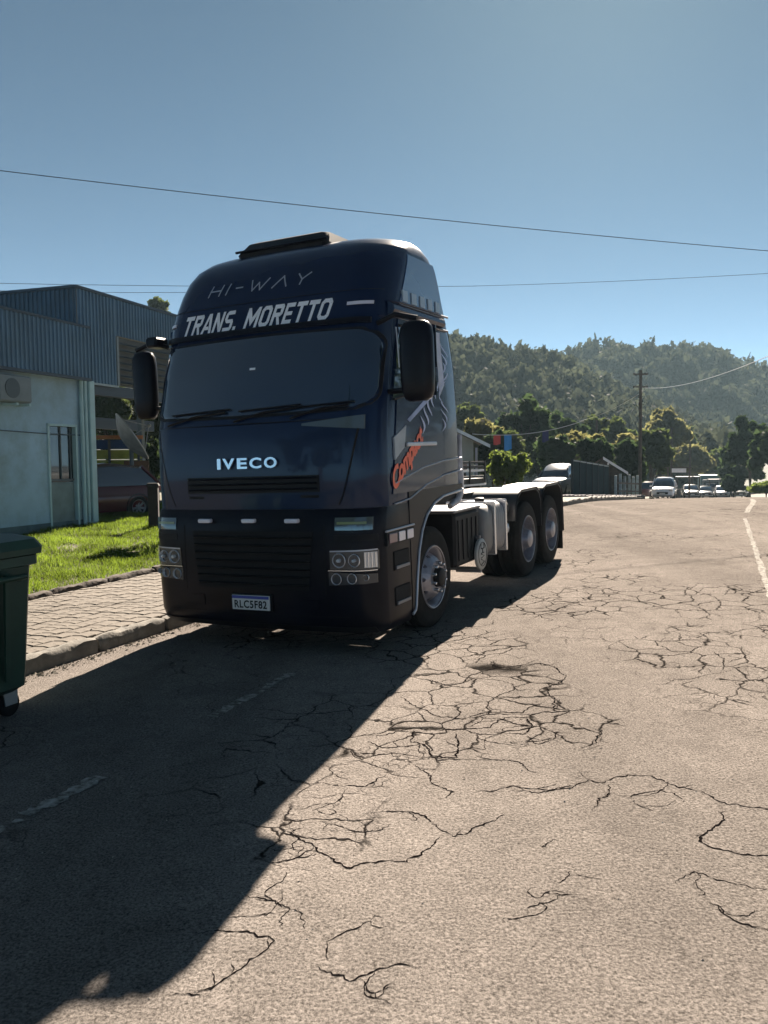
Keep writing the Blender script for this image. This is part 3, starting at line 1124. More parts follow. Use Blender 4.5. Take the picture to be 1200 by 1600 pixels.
# number plate
plate = tp(MB().bbox(-.205, .205, -1.452, -1.436, .392, .525, .004), "number_plate", mat("plate_white", (.62, .62, .60), .45))
tp(MB().box((0, -1.4533, .508), (.40, .002, .026)), "plate_band", mat("plate_blue", (.03, .06, .34), .4), parent=plate)
v, f = text_mesh("RLC5F82", 1, 0, .025, 0, .75, 1.1)
a = fit_text(v, .355, .072)
tp(MB().add([(p[0], -1.4536, p[1] + .408) for p in a], f), "plate_characters", dark_hole, parent=plate, fix=False)
tp(MB().bbox(-.225, .225, -1.437, -1.41, .38, .54, .006), "plate_holder", plastic)


# --- headlights
dish_mat = mat("lamp_reflector", (.70, .71, .74), .30, .35)


def lamp_dish(x, z, r, m=chrome):
    y = bump_y(x, z)
    b = MB()
    c = (x, y - .012, z)
    b.lathe([(0.0, r), (-.010, r * .93), (.012, r * .80), (.028, r * .45), (.030, .001)], 20, 'Y', c)
    return b, c


for sg in (1, -1):
    hl = bpatch("headlight", mat("headlight_bezel", (.035, .036, .04), .3, coat=.5),
                lambda u, v: (sg * (.815 + .395 * u), .775 + (.155 + .01 * u) * v), .006, 10, 5)
    for x, r in ((.905, .066), (1.045, .058)):
        b, c = lamp_dish(sg * x, .855, r)
        tp(b, "reflector", dish_mat, 50, hl)
        tp(MB().lathe([(-.03, .001), (-.026, r * .22), (-.01, r * .3), (.02, r * .3)], 12, 'Y', c), "bulb", lens, 50, hl)
    b = MB().grid(lambda u, v: bpt(sg * (1.118 + .085 * u), .790 + .135 * v, .012), 5, 4)
    tp(b, "indicator_lens", lens, 40, hl)
    for k in range(4):
        b = MB().grid(lambda u, v: bpt(sg * (1.122 + .022 * k + .006 * u), .795 + .125 * v, .020), 1, 3)
        tp(b, "lens_rib", chrome, 40, hl)
    b = MB().grid(lambda u, v: bpt(sg * (.82 + .385 * u), .928 + .01 * u + .012 * v, .012), 8, 1)
    tp(b, "brow_trim", silver, 40, hl)
    fg = bpatch("fog_light", mat("headlight_bezel", (.03, .03, .03), .3), lambda u, v: (sg * (.80 + .40 * u), .625 + .02 * u + (.118 - .04 * u) * v + .01), .006, 10, 4)
    for x, r, z in ((.875, .052, .692), (1.02, .048, .698), (1.135, .028, .705)):
        b, c = lamp_dish(sg * x, z, r)
        tp(b, "reflector", dish_mat, 50, fg)
    b = MB().grid(lambda u, v: bpt(sg * (.80 + .40 * u), .762 + .008 * v, .014), 8, 1)
    tp(b, "trim_strip", chrome, 40, fg)
    bpatch("corner_lamp", mat("smoked_lens", (.10, .12, .12), .12, .3, coat=.8), lambda u, v: (sg * (.87 + .31 * u), 1.115 + .11 * v), .008, 8, 4)
    b = MB().grid(lambda u, v: bpt(sg * (.89 + .25 * u), 1.165 + .022 * v, .012), 6, 1)
    tp(b, "lamp_strip", mat("yellow_green_lens", (.22, .26, .12), .25, coat=.5), 40)
    bpatch("bumper_step", plastic, lambda u, v: (sg * (.86 + .35 * u), 1.02 + .055 * v), .004, 8, 2)
    bpatch("bumper_corner_seam", dark_hole, lambda u, v: (sg * (.76 + .008 * u), .55 + .72 * v), .002, 1, 6)

# --- fenders, doors, glass, trims on both sides
arch = [(-.58, .33), (-.535, .55), (-.47, .82), (-.38, 1.01), (-.25, 1.15), (-.05, 1.25), (.18, 1.30), (.745, 1.335)]
for sg in (1, -1):
    b = MB()
    poly = [(-.645, .24)] + [(-.62, .26)] + arch + [(.745, 1.40), (-.645, 1.40)]
    b.prism(poly, sg * 1.195, sg * 1.256, 'X')
    fd = tp(b, "fender", black_paint, 30)
    tp(MB().tube([(sg * 1.258, y, z) for y, z in [(-.66, .26), (-.60, .29)] + arch], .014, 7), "fender_lip", silver if sg > 0 else black_paint, 60, fd)
    tp(MB().box((sg * 1.02, .05, 1.27), (.36, 1.5, .05)), "wheel_housing", plastic)
    # entry steps
    for z in (.40, .72):
        st = tp(MB().bbox(sg * 1.245 if sg > 0 else -1.262, 1.262 if sg > 0 else -1.245, -1.02, -.70, z, z + .17, .006), "step_recess", dark_hole)
        tp(MB().bbox(min(sg * 1.245, sg * 1.275), max(sg * 1.245, sg * 1.275), -1.0, -.72, z + .01, z + .04, .004), "step_tread", alu, parent=st)
    # side lamp cluster on the corner
    lc = tp(MB().prism([(-1.16, .955), (-.60, .965), (-.585, 1.075), (-1.16, 1.075)], sg * 1.235, sg * 1.268, 'X'), "side_lamp_cluster", plastic)
    for y0, y1, m_ in ((-1.13, -.97, mat("smoked_amber", (.16, .10, .12), .25, coat=.5)), (-.93, -.80, pale_lens), (-.75, -.62, pale_lens)):
        tp(MB().bbox(min(sg * 1.266, sg * 1.279), max(sg * 1.266, sg * 1.279), y0, y1, .975, 1.06, .005), "side_lamp", m_, parent=lc)
    tp(MB().tube([(sg * 1.262, -1.17, 1.085), (sg * 1.266, -.58, 1.092)], .010, 6), "lamp_trim", silver, parent=lc)
    # door
    dr = spatch("door", navy, [(-.985, 1.40), (.17, 1.40), (.17, 2.965), (-.70, 2.965)], .012, 14, 16, sg=sg)
    spatch("door_seam", dark_hole, [(.172, 1.36), (.184, 1.36), (.184, 2.97), (.172, 2.97)], .003, 1, 16, sg=sg)
    spatch("door_window", glass, [(-.93, 2.24), (.06, 2.42), (.09, 2.905), (-.70, 2.905)], .020, 12, 10, parent=dr, sg=sg)
    b = MB().tube([spt(y, z, .022, sg) for y, z in [(-.70, 2.905), (-.3, 2.91), (.08, 2.91), (.095, 2.88), (.07, 2.43), (.05, 2.405), (-.45, 2.32), (-.92, 2.235)]], .013, 6)
    tp(b, "window_seal", plastic, 60, dr)
    b = MB().tube([spt(-.50, 2.335, .024, sg), spt(-.47, 2.905, .024, sg)], .012, 6)
    tp(b, "window_divider", silver, 60, dr)
    for t0 in (.0, .10):
        b = MB().grid(lambda u, v: spt(-.80 + t0 + .025 * u + .14 * (1 - v) * (0 if t0 == 0 else .6), 2.52 + .36 * v, .034, sg), 2, 6)
        tp(b, "window_glint", greyvinyl, 40, dr)  # pale grey strips painting the glints at the window's front end
    b = MB().bbox(min(sg * 1.262, sg * 1.292), max(sg * 1.262, sg * 1.292), -.70, .0, 1.815, 1.852, .008)
    tp(b, "door_handle", silver, 30, dr)
    tp(MB().tube([spt(-.945, 1.49, .014, sg), spt(-.7, 1.54, .014, sg), spt(-.3, 1.61, .014, sg), spt(.2, 1.655, .014, sg), spt(.72, 1.675, .014, sg)], .008, 6), "side_trim", silver, 60)
    tp(MB().tube([spt(-.96, 1.31, .014, sg), spt(-.63, 1.335, .014, sg), spt(-.24, 1.44, .014, sg), spt(.2, 1.51, .014, sg), spt(.72, 1.545, .014, sg)], .008, 6), "side_trim", silver, 60)
    tp(MB().prism([(side_x(-.5, 3.0) - .02, 2.99), (1.262, 3.0), (1.282, 3.03), (1.272, 3.07), (side_x(-.5, 3.1) - .02, 3.11)], -.85, .36, 'Y') if sg > 0 else MB().prism([(-side_x(-.5, 3.0) + .02, 2.99), (-1.262, 3.0), (-1.282, 3.03), (-1.272, 3.07), (-side_x(-.5, 3.1) + .02, 3.11)], -.80, .50, 'Y'), "rain_gutter", navy, 40)
    for z in (2.975, 3.115):
        tp(MB().tube([spt(y, z, .012, sg) for y in np.linspace(-.93, .50, 12)], .011, 6), "gutter_trim", navy, 60)
    spatch("fairing_panel", mat("fairing_sky_sheen", (.055, .11, .20), .20, coat=1.0), [(-.66, 3.10), (.40, 3.10), (.24, 3.60), (-.36, 3.60)], .008, 10, 8, sg=sg)  # cab navy lightened to blue, putting the sky's reflection into the colour
    for k, y in enumerate((-.60, -.40, -.20, -.01, .18)):
        spatch("fairing_marker", mat("pale_blue_lens", (.26, .32, .38), .3, coat=.5), [(y, 3.135), (y + .11, 3.135), (y + .11, 3.235), (y, 3.235)], .018, 2, 2, sg=sg)
    # swoosh graphics
    spatch("door_decal", greyvinyl, [(-.93, 1.70), (-.72, 1.81), (-.67, 2.01), (-.935, 1.90)], .018, 4, 4, parent=dr, sg=sg)
    spatch("door_decal", bluevinyl, [(-.64, 2.06), (-.58, 2.04), (.14, 2.36), (.05, 2.375)], .018, 8, 2, parent=dr, sg=sg)
    spatch("pillar_decal", mat("lavender_vinyl", (.46, .50, .62), .4, var=.2, vscale=8), [(.20, 2.30), (.34, 2.42), (.30, 2.94), (.195, 2.94)], .006, 3, 8, sg=sg)
    for k in range(9):
        b = MB()
        y, z = .22 + .035 * (k % 3) + .012 * k, 1.98 + .095 * k
        pts = [Vector((y + .09 * math.sin(t * 3 + k), z + .13 * t - .03, 0)) for t in np.linspace(0, 1, 7)]
        for i in range(6):
            w0 = .016 * math.sin(math.pi * (i / 6)) + .003; w1 = .016 * math.sin(math.pi * ((i + 1) / 6)) + .003
            a, c = pts[i], pts[i + 1]
            b.add([spt(a.x - w0, a.y, .010, sg), spt(a.x + w0, a.y, .010, sg), spt(c.x + w1, c.y, .010, sg), spt(c.x - w1, c.y, .010, sg)], [(0, 1, 2, 3)])
        tp(b, "pillar_scroll", mat("pale_scroll_vinyl", (.42, .47, .66), .4), fix=False)
    for k in range(5):
        b = MB()
        y, z = -.30 + .10 * k, 1.93 + .085 * k
        pts = [Vector((y + .05 * math.sin(t * 4 + k), z + .17 * t, 0)) for t in np.linspace(0, 1, 7)]
        for i in range(6):
            w0 = .018 * math.sin(math.pi * (i / 6)) + .004; w1 = .018 * math.sin(math.pi * ((i + 1) / 6)) + .004
            a, c = pts[i], pts[i + 1]
            b.add([spt(a.x - w0, a.y, .019, sg), spt(a.x + w0, a.y, .019, sg), spt(c.x + w1, c.y, .019, sg), spt(c.x - w1, c.y, .019, sg)], [(0, 1, 2, 3)])
        tp(b, "door_scroll", mat("pale_scroll_vinyl", (.42, .47, .66), .4), parent=dr, fix=False)
    if sg > 0:
        v, f = text_mesh("Compact", 1, .45, .042, 0, .8, .95)
        a = fit_text(v, .84, .235)
        ang = math.atan2(.48, .74); ca, sa = math.cos(ang), math.sin(ang)
        b = MB().add([spt(-.63 + p[0] * ca - (p[1] - .1) * sa, 1.69 + p[0] * sa + (p[1] - .1) * ca, .0195, 1) for p in a], f)
        tp(b, "lettering", redvinyl, parent=dr, fix=False, label="red script lettering slanting up the door")
    # back corner fin
    tp(MB().prism([(.70, 1.75), (.90, 1.75), (.86, 2.55), (.72, 3.0), (.62, 3.02), (.68, 2.5)], sg * 1.11, sg * 1.16, 'X'), "side_fin", black_paint, 30)

# --- mirrors
for sg in (1, -1):
    def mr(z, k):
        cx, cy = sg * (1.545 if sg > 0 else 1.47), -1.00
        w, d = (.150 if sg > 0 else .125) * k, .085 * k
        return [(cx + w * math.copysign(abs(math.cos(t)) ** .6, math.cos(t)), cy + d * math.copysign(abs(math.sin(t)) ** .7, math.sin(t)), z) for t in np.linspace(0, 2 * math.pi, 20, endpoint=False)]
    mi = tp(MB().loft([mr(z, k) for z, k in ((2.20, .55), (2.225, .8), (2.28, .95), (2.40, 1), (2.74, 1), (2.82, .94), (2.865, .75), (2.88, .45))], True, True), "side_mirror", black_paint, 40)
    tp(MB().box((sg * 1.56, -.915, 2.66), (.26, .012, .36)), "mirror_glass", glass, parent=mi)
    tp(MB().box((sg * 1.56, -.915, 2.33), (.24, .012, .17)), "mirror_glass", glass, parent=mi)
    tp(MB().tube([(sg * 1.17, -.98, 2.90), (sg * 1.35, -1.0, 2.955), (sg * 1.56, -1.0, 2.90)], .024, 8), "mirror_arm", black_paint, 60, mi)
    tp(MB().tube([(sg * 1.2, -.95, 2.30), (sg * 1.40, -1.0, 2.30)], .024, 8), "mirror_arm", black_paint, 60, mi)
# kerb mirror over the passenger door
tp(MB().bbox(-1.36, -1.22, -1.1, -.9, 2.90, 3.0, .02), "kerb_mirror", black_paint, 30)

# --- roof unit
def roof_ring(x0, x1, y0, y1, z):
    c = .05
    return [(x0 + c, y0, z), (x1 - c, y0, z), (x1, y0 + c, z), (x1, y1 - c, z), (x1 - c, y1, z), (x0 + c, y1, z), (x0, y1 - c, z), (x0, y0 + c, z)]
ru = tp(MB().loft([roof_ring(-.60, .42, -.50, .25, 3.74), roof_ring(-.62, .44, -.52, .26, 3.81), roof_ring(-.56, .40, -.42, .22, 3.92), roof_ring(-.50, .34, -.36, .18, 3.945)], True, True), "roof_hatch", plastic, 35)
tp(MB().tube([(-.62, -.51, 3.835), (.44, -.51, 3.835)], .013, 6), "hatch_trim", black_paint, 60, ru)


# --- wheels
def wheel(name, x, y, sg, dual):
    R = .505
    root = bpy.data.objects.new(name, None)
    COL.objects.link(root); root.parent = truck
    root.matrix_local = Matrix.Translation((sg * x, y, R)) @ (Matrix.Rotation(math.pi, 4, 'Z') if sg < 0 else Matrix())
    key = ("tyre", dual)
    if key not in WM:
        b = MB()
        for x0 in ((-.30,) if not dual else (-.30, -.63)):
            W = .295
            p = [(x0, .30), (x0 + .005, .36), (x0 - .008, .43), (x0 + .012, .485), (x0 + .035, R)]
            q = [(x0 + W - a, r) for a, r in [(.035, R), (.012, .485), (-.008, .43), (.005, .36), (0, .30)]]
            gro = []
            for g in (.085, .1475, .21):
                gro += [(x0 + g - .009, R), (x0 + g - .006, R - .014), (x0 + g + .006, R - .014), (x0 + g + .009, R)]
            b.lathe(p + gro + q, 48, 'X')
        WM[key] = b.mesh("tyre", rubber, 35)
        # rim barrel and disc with hand holes
        b = MB()
        if not dual:
            b.lathe([(.002, .30), (.006, .312), (-.004, .318), (-.012, .30), (-.03, .285), (-.07, .270), (-.10, .262)], 48, 'X')
            disc_r1, disc_x1, disc_r0, disc_x0 = .262, -.10, .175, .022
        else:
            b.lathe([(.002, .30), (.006, .312), (-.004, .318), (-.012, .30), (-.05, .288), (-.15, .280), (-.17, .272)], 48, 'X')
            disc_r1, disc_x1, disc_r0, disc_x0 = .272, -.17, .155, -.10
        n = 10
        for k in range(n):
            a0 = 2 * math.pi * k / n; da = 2 * math.pi / n
            def P(r, t, off=0):
                s = (r - disc_r0) / (disc_r1 - disc_r0)
                xx_ = disc_x0 + (disc_x1 - disc_x0) * s ** 1.4 + off
                return (xx_, r * math.cos(t), r * math.sin(t))
            rc = (disc_r0 + disc_r1) / 2 + .006; hr = .021 if not dual else .026
            m = 16
            inner = []; outer = []
            for q in range(m):
                th = 2 * math.pi * q / m
                inner.append((rc + hr * math.cos(th), a0 + hr * math.sin(th) / rc))
                c, s_ = math.cos(th), math.sin(th)
                k_ = 1 / max(abs(c), abs(s_))
                outer.append((rc + c * k_ * ((disc_r1 - rc) if c > 0 else (rc - disc_r0)), a0 + s_ * k_ * da / 2))
            vs = [P(r, t) for r, t in outer] + [P(r, t) for r, t in inner] + [P(r, t, -.03) for r, t in inner]
            fs = [(i, (i + 1) % m, m + (i + 1) % m, m + i) for i in range(m)] + [(m + i, m + (i + 1) % m, 2 * m + (i + 1) % m, 2 * m + i) for i in range(m)]
            b.add(vs, fs)
        if not dual:
            b.lathe([(.022, .175), (.030, .165), (.030, .10)], 40, 'X')
        else:
            b.lathe([(-.10, .155), (-.10, .135)], 40, 'X')
        WM[("rim", dual)] = b.mesh("rim", rim_mat, 35)
        b = MB()
        if not dual:
            b.lathe([(.03, .102), (.05, .098), (.085, .088), (.095, .07), (.097, .001)], 32, 'X')
        else:
            b.lathe([(-.10, .137), (-.02, .13), (.02, .115), (.035, .09), (.036, .001)], 32, 'X')
        WM[("hub", dual)] = b.mesh("hub", rim_mat if dual else plastic, 35)
        WM[("back", dual)] = MB().lathe([(-.135 if not dual else -.20, .27), (-.135 if not dual else -.20, .001)], 24, 'X').mesh("brake_drum", dark_hole)
        b = MB()
        b.lathe([(.0, .019), (.03, .017), (.05, .012), (.052, .001)], 8, 'X')
        WM[("nut", dual)] = b.mesh("wheel_nut", chrome if not dual else rim_mat, 30)
    link("tyre", WM[("tyre", dual)], root)
    rm = link("rim", WM[("rim", dual)], root)
    link("hub", WM[("hub", dual)], root)
    link("brake_drum", WM[("back", dual)], root)
    for k in range(10):
        t = 2 * math.pi * (k + .5) / 10
        r = .1415 if not dual else .146
        o = link("wheel_nut", WM[("nut", dual)], root)
        o.matrix_local = Matrix.Translation((.03 if not dual else -.10, r * math.cos(t), r * math.sin(t)))
    return root


WM = {}
for sg in (1, -1):
    wheel("front_wheel", 1.205, 0, sg, False)
    wheel("drive_wheel", 1.215, 3.30, sg, True)
    wheel("drive_wheel", 1.215, 4.50, sg, True)

# --- chassis
for sg in (1, -1):
    tp(MB().bbox(sg * .40 - .04, sg * .40 + .04, -1.2, 5.15, .74, 1.01, .01), "chassis_rail", frame_mat)
for y in (.0, 3.30, 4.50):
    tp(MB().tube([(-.95, y, .505), (.95, y, .505)], .075, 10), "axle", frame_mat, 60)
tp(MB().bbox(-1.1, 1.1, 5.02, 5.10, .72, .86, .01), "rear_crossmember", frame_mat)
tp(MB().bbox(-.40, .40, -1.0, .7, .62, 1.28, .03), "engine_block", frame_mat)
b = MB()
b.prism([(-.45, 3.0), (.45, 3.0), (.48, 3.6), (.34, 4.25), (.07, 4.25), (.05, 3.75), (-.05, 3.75), (-.07, 4.25), (-.34, 4.25), (-.48, 3.6)], 1.06, 1.15, 'Z')
tp(b, "fifth_wheel", frame_mat)
tp(MB().bbox(-.55, .55, .78, 1.35, 1.02, 1.06, .01), "catwalk", alu)
# tanks along the side behind the front wheel
for sg in (1, -1):
    bx = tp(MB().bbox(sg * .93 - .27, sg * .93 + .27, .62, 1.38, .50, 1.075, .03), "battery_box", plastic, 30)
    tp(MB().bbox(sg * .93 - .29, sg * .93 + .29, .56, 1.40, 1.085, 1.115, .01), "box_lid", mat("lid_plate", (.12, .12, .13), .45, .3, var=.2, vscale=6), 30, bx)
    for k in range(5):
        tp(MB().bbox(min(sg * 1.20, sg * 1.212), max(sg * 1.20, sg * 1.212), .70 + .14 * k, .73 + .14 * k, .56, 1.0, .003), "box_rib", plastic, 30, bx)

    def drum(y0, y1, m, nm, ribs=0):
        def ring(y, k):
            n = 28
            out = []
            for i in range(n):
                t = 2 * math.pi * i / n
                c, s = math.cos(t), math.sin(t)
                out.append((sg * .93 + .30 * k * math.copysign(abs(c) ** .45, c), y, .795 + .31 * k * math.copysign(abs(s) ** .45, s)))
            return out
        ys = [(y0, .90), (y0 + .012, .97), (y0 + .03, 1.0)]
        if ribs:
            for q in range(ribs):
                a = y0 + .04 + (y1 - y0 - .08) * q / ribs; st = (y1 - y0 - .08) / ribs
                ys += [(a, 1.0), (a + st * .3, 1.022), (a + st * .6, 1.022), (a + st * .9, 1.0)]
        ys += [(y1 - .03, 1.0), (y1 - .012, .97), (y1, .90)]
        return tp(MB().loft([ring(y, k) for y, k in ys], True, True), nm, m, 40)
    drum(1.46, 1.80, mat("dull_aluminium", (.15, .15, .15), .55, .4, var=.15, vscale=5), "air_tank")
    tk = drum(1.86, 2.26, alu, "fuel_tank", 4)
    for y in (1.845, 2.275):
        tp(MB().bbox(sg * .93 - .315, sg * .93 + .315, y - .018, y + .018, .478, 1.118, .01), "tank_strap", chrome, 30, tk)
    tp(MB().lathe([(1.09, .06), (1.15, .058), (1.158, .045), (1.16, .001)], 16, 'Z', (sg * 1.0, 1.98, 0)), "filler_cap", plastic, 40, tk)
    # round cover plate on a bracket
    cv = tp(MB().lathe([(sg * 1.235, .178), (sg * 1.262, .178), (sg * 1.27, .168), (sg * 1.27, .001)], 36, 'X', (0, 1.27, .565)), "round_cover", mat("cover_grey", (.36, .36, .34), .5, .3, var=.15, vscale=8), 40)
    tp(MB().tube([(sg * 1.272, 1.27 + .135 * math.cos(t), .565 + .135 * math.sin(t)) for t in np.linspace(0, 2 * math.pi, 33)], .004, 5), "cover_ring", plastic, 60, cv)
    mk = MB()
    for z, pts in ((.66, [(-.05, .03), (-.05, -.03), (.05, -.03), (.05, .03)]), (.605, [(-.05, .025), (.05, .025)]), (.605, [(-.05, -.025), (.05, -.025)]), (.605, [(0, -.025), (0, .025)]),
                   (.545, [(-.05, .025), (.05, .0), (-.05, -.02)]), (.48, [(-.05, .03), (.05, 0), (-.05, -.03)])):
        mk.tube([(sg * 1.272, 1.27 + a_, z + c_) for a_, c_ in pts], .006, 4)
    tp(mk, "cover_marks", plastic, None, cv)
    tp(MB().box((sg * 1.1, 1.27, .76), (.30, .04, .03)).box((sg * 1.1, 1.27, .37), (.30, .05, .03)), "cover_bracket", alu)
    # pale stay at the back of the cab with its bent foot
    tp(MB().tube([(sg * 1.20, .80, 1.92), (sg * 1.20, .80, 1.45), (sg * 1.20, .785, 1.30), (sg * 1.20, .70, 1.215), (sg * 1.20, .50, 1.17)], [.045, .052, .052, .045, .03], 10), "cab_stay",
       mat("pale_stay", (.42, .42, .45), .5, .2, var=.25, vscale=14), 60)
    for k in range(4):
        tp(MB().lathe([(sg * 1.17, .02), (sg * 1.215, .018), (sg * 1.22, .001)], 8, 'X', (0, .66, 1.60 + .09 * k)), "hose_coupling", silver, 40)

    # mudguards over the two driven axles
    def guard(y0, y1, flap):
        T = 1.185
        outer = [(y0 - .06, .80), (y0 - .03, 1.0), (y0 + .06, 1.12), (y0 + .20, T), (y1 - .20, T), (y1 - .05, 1.12), (y1 + .03, 1.0), (y1 + .06, flap)]
        inner = [(y1 + .03, flap), (y1 - .0, .98), (y1 - .07, 1.09), (y1 - .21, T - .03), (y0 + .21, T - .03), (y0 + .08, 1.09), (y0 + .0, .98), (y0 - .03, .80)]
        b = MB()
        b.prism(outer + inner, sg * .60, sg * 1.235, 'X')
        g = tp(b, "mudguard", mat("mudguard_plastic", (.020, .020, .022), .42, coat=.06, var=.2, vscale=7), 40)
        tp(MB().tube([(sg * 1.235, y, z) for y, z in outer], .013, 6), "mudguard_rim", plastic, 60, g)
        return g
    guard(2.74, 3.86, .62)
    guard(3.95, 5.06, .42)
    tp(MB().bbox(sg * .92 - .30, sg * .92 + .30, 5.115, 5.13, .14, .55, .0), "mud_flap", rubber)
    tp(MB().bbox(sg * .80 - .20, sg * .80 + .20, 5.105, 5.16, .90, 1.02, .01), "tail_lamp", mat("red_lens", (.30, .02, .02), .3, coat=.4))
# raised air reservoir and hoses behind the tank
tp(MB().tube([(1.05, 2.36, .98), (1.05, 2.62, .98)], .12, 14), "air_reservoir", frame_mat, 60)
tp(MB().tube([(1.05, 2.40, .72), (1.05, 2.64, .72)], .11, 14), "air_reservoir", silver, 60)
# ------------------------------------------------------------------ left of the street: bin, low building, open shed and what stands in it
def corrugated(b, x0, x1, z0, z1, y, pitch=.125, dep=.028, axis=0):
    """trapezoid sheet along x (axis 0) or along y (axis 1), standing at y"""
    xs = []
    n = int((x1 - x0) / pitch)
    for i in range(n):
        a = x0 + i * pitch
        xs += [(a, 0), (a + pitch * .45, 0), (a + pitch * .58, 1), (a + pitch * .87, 1)]
    xs.append((x1, 0))
    vs = []
    for x, k in xs:
        for z in (z0, z1):
            vs.append((x, y - k * dep, z) if axis == 0 else (y - k * dep, x, z))
    m = len(xs)
    b.add(vs, [(2 * i, 2 * i + 2, 2 * i + 3, 2 * i + 1) for i in range(m - 1)])
    return b


FA = Matrix.Translation((-6.85, 19.6, 0)) @ Matrix.Rotation(R_(72), 4, 'Z')
sheet_mat = mat("blue_grey_sheet", (.085, .155, .225), .5, .25, var=.16, vscale=1.3, dirt=(.10, .13, .14), dirt_amt=.5)
sheet2_mat = mat("weathered_sheet", (.06, .10, .135), .55, .25, var=.25, vscale=1.0, dirt=(.07, .08, .07), dirt_amt=.7)
wall_mat = mat("pale_aqua_wall", (.34, .49, .60), .85, var=.10, vscale=1.4, bump=.002, bscale=60, dirt=(.20, .26, .25), dirt_amt=.9)
trim_mat = mat("aqua_trim", (.40, .56, .58), .6, var=.1, vscale=3)
dark_trim = mat("dark_flashing", (.04, .055, .07), .5, .3)
soffit = mat("soffit_shade_board", (.10, .11, .11), .9, var=.2, vscale=3)
GZ = -1.42

ob = empty("low_building", FA, "low pale aqua building with a blue corrugated metal band above its narrow door", "building")
def op(b, name, m, parent=None, smooth=None, kind=None):
    o = b.build(name, m, None, smooth, None, True, kind)
    o.parent = parent or ob
    return o
wb = MB()
# wall with a door opening
for x0, x1, z0, z1 in ((-9, -1.46, GZ - .3, 1.98), (-.56, .0, GZ - .3, 1.98), (-1.46, -.56, .86, 1.98)):
    wb.bbox(x0, x1, .0, .18, z0, z1)
op(wb, "wall", wall_mat)
op(MB().bbox(-9, 0, .18, 6, 2.2, 2.3), "roof", dark_trim)
op(MB().bbox(-.16, .0, .18, 6, GZ - .3, 2.2), "wall", wall_mat)
op(MB().bbox(-9, -.02, -.02, .0, GZ - .1, GZ + .16), "plinth", mat("dark_plinth", (.09, .14, .15), .9, var=.3, vscale=3))
op(corrugated(MB(), -9, -.36, 1.96, 3.10, -.30), "corrugated_band", sheet_mat)
op(MB().bbox(-9, -.34, -.34, -.26, 3.09, 3.14), "band_flashing", dark_trim)
op(MB().bbox(-9, -.36, -.345, -.27, 1.90, 1.965), "band_flashing", dark_trim)
op(MB().bbox(-9, -.36, -.27, .0, 1.99, 2.03), "soffit", soffit)
dr = op(MB().bbox(-1.46, -.56, .08, .12, GZ, .86), "door", mat("dark_door_glass", (.012, .022, .030), .08, coat=.5))
for x0, x1, z0, z1 in ((-1.50, -1.44, GZ, .90), (-.58, -.52, GZ, .90), (-1.50, -.52, .86, .915)):
    op(MB().bbox(x0, x1, -.03, .10, z0, z1, .005), "door_frame", trim_mat, dr)
for x0, x1, z0, z1 in ((-1.02, -.985, -.33, .86), (-.70, -.67, -.33, .86), (-1.44, -.58, -.36, -.31)):
    op(MB().bbox(x0, x1, .05, .085, z0, z1, .004), "glazing_bar", mat("dark_frame", (.05, .07, .08), .5), dr)
op(MB().bbox(-1.42, -.60, .05, .082, GZ + .03, -.38, .006), "door_panel", mat("door_panel_grey", (.15, .21, .22), .6, var=.2, vscale=4), dr)
for x, w in ((-.40, .045), (-.26, .04)):
    op(MB().tube([(x, -.07, GZ), (x, -.07, 1.98)], w, 12), "downpipe", trim_mat, None, 60)
op(MB().bbox(-.13, .06, -.10, .0, GZ, 1.95, .015), "corner_column", trim_mat)
op(MB().tube([(-9, -.012, .74), (-3, -.012, .72), (-1.6, -.012, .685), (-.05, -.012, .68)], .012, 6), "wall_cable", mat("cable_sheath", (.06, .09, .12), .6))
ac = empty("air_conditioner", FA @ Matrix.Translation((-2.75, -.18, 1.55)), "grey air conditioner box hung on the aqua wall under the blue band", "air conditioner")
op(MB().bbox(-.46, .46, -.16, .16, -.27, .27, .03), "housing", mat("ac_grey", (.16, .19, .20), .5, var=.1, vscale=5), ac)
op(MB().lathe([(-.165, .20), (-.172, .20), (-.172, .001)], 24, 'Y', (-.1, 0, 0)), "fan_grille", mat("dark_frame", (.05, .07, .08), .5), ac)
op(MB().box((0, .0, -.31), (.06, .36, .05)).box((.36, 0, -.31), (.05, .36, .05)), "bracket", trim_mat, ac)

sh = empty("open_shed", FA, "tall open-fronted shed clad in ribbed blue sheet with dark louvres over its bay", "building")
b = corrugated(MB(), -.38, 1.05, 1.93, 4.03, -.02)
op(b, "corrugated_wall", sheet_mat, sh)
op(corrugated(MB(), 1.05, 16, 3.14, 4.03, -.02), "corrugated_wall", sheet_mat, sh)
b = MB()
corrugated(b, -.02, 9, 2.3, 4.03, -.40, axis=1)
op(b, "gable_wall", sheet2_mat, sh)
op(MB().bbox(-.45, 16, -.075, .02, 4.02, 4.085), "eave_flashing", dark_trim, sh)
op(MB().bbox(-.46, -.36, .021, 9, 4.02, 4.085), "eave_flashing", dark_trim, sh)
op(MB().bbox(-.40, 16, .03, 9, 4.0, 4.05), "roof", dark_trim, sh)
op(MB().bbox(1.02, 1.10, -.06, .05, 1.93, 3.12), "louvre_post", mat("post_grey", (.20, .23, .24), .6), sh)
op(MB().bbox(1.10, 16, .02, .06, 1.93, 3.12), "louvre_back", soffit, sh)
for k in range(7):
    z = 2.02 + .158 * k
    m_ = MB().box((5.6, -.01, z), (9.0, .11, .014), Matrix.Rotation(R_(38), 4, 'X'))
    op(m_, "louvre_slat", mat("louvre_dark", (.07, .085, .09), .5, .2, var=.2, vscale=4), sh)
op(MB().bbox(-.38, 1.1, -.03, .02, 1.88, 1.93), "sill_flashing", mat("pale_flashing", (.30, .36, .38), .5, .2), sh)
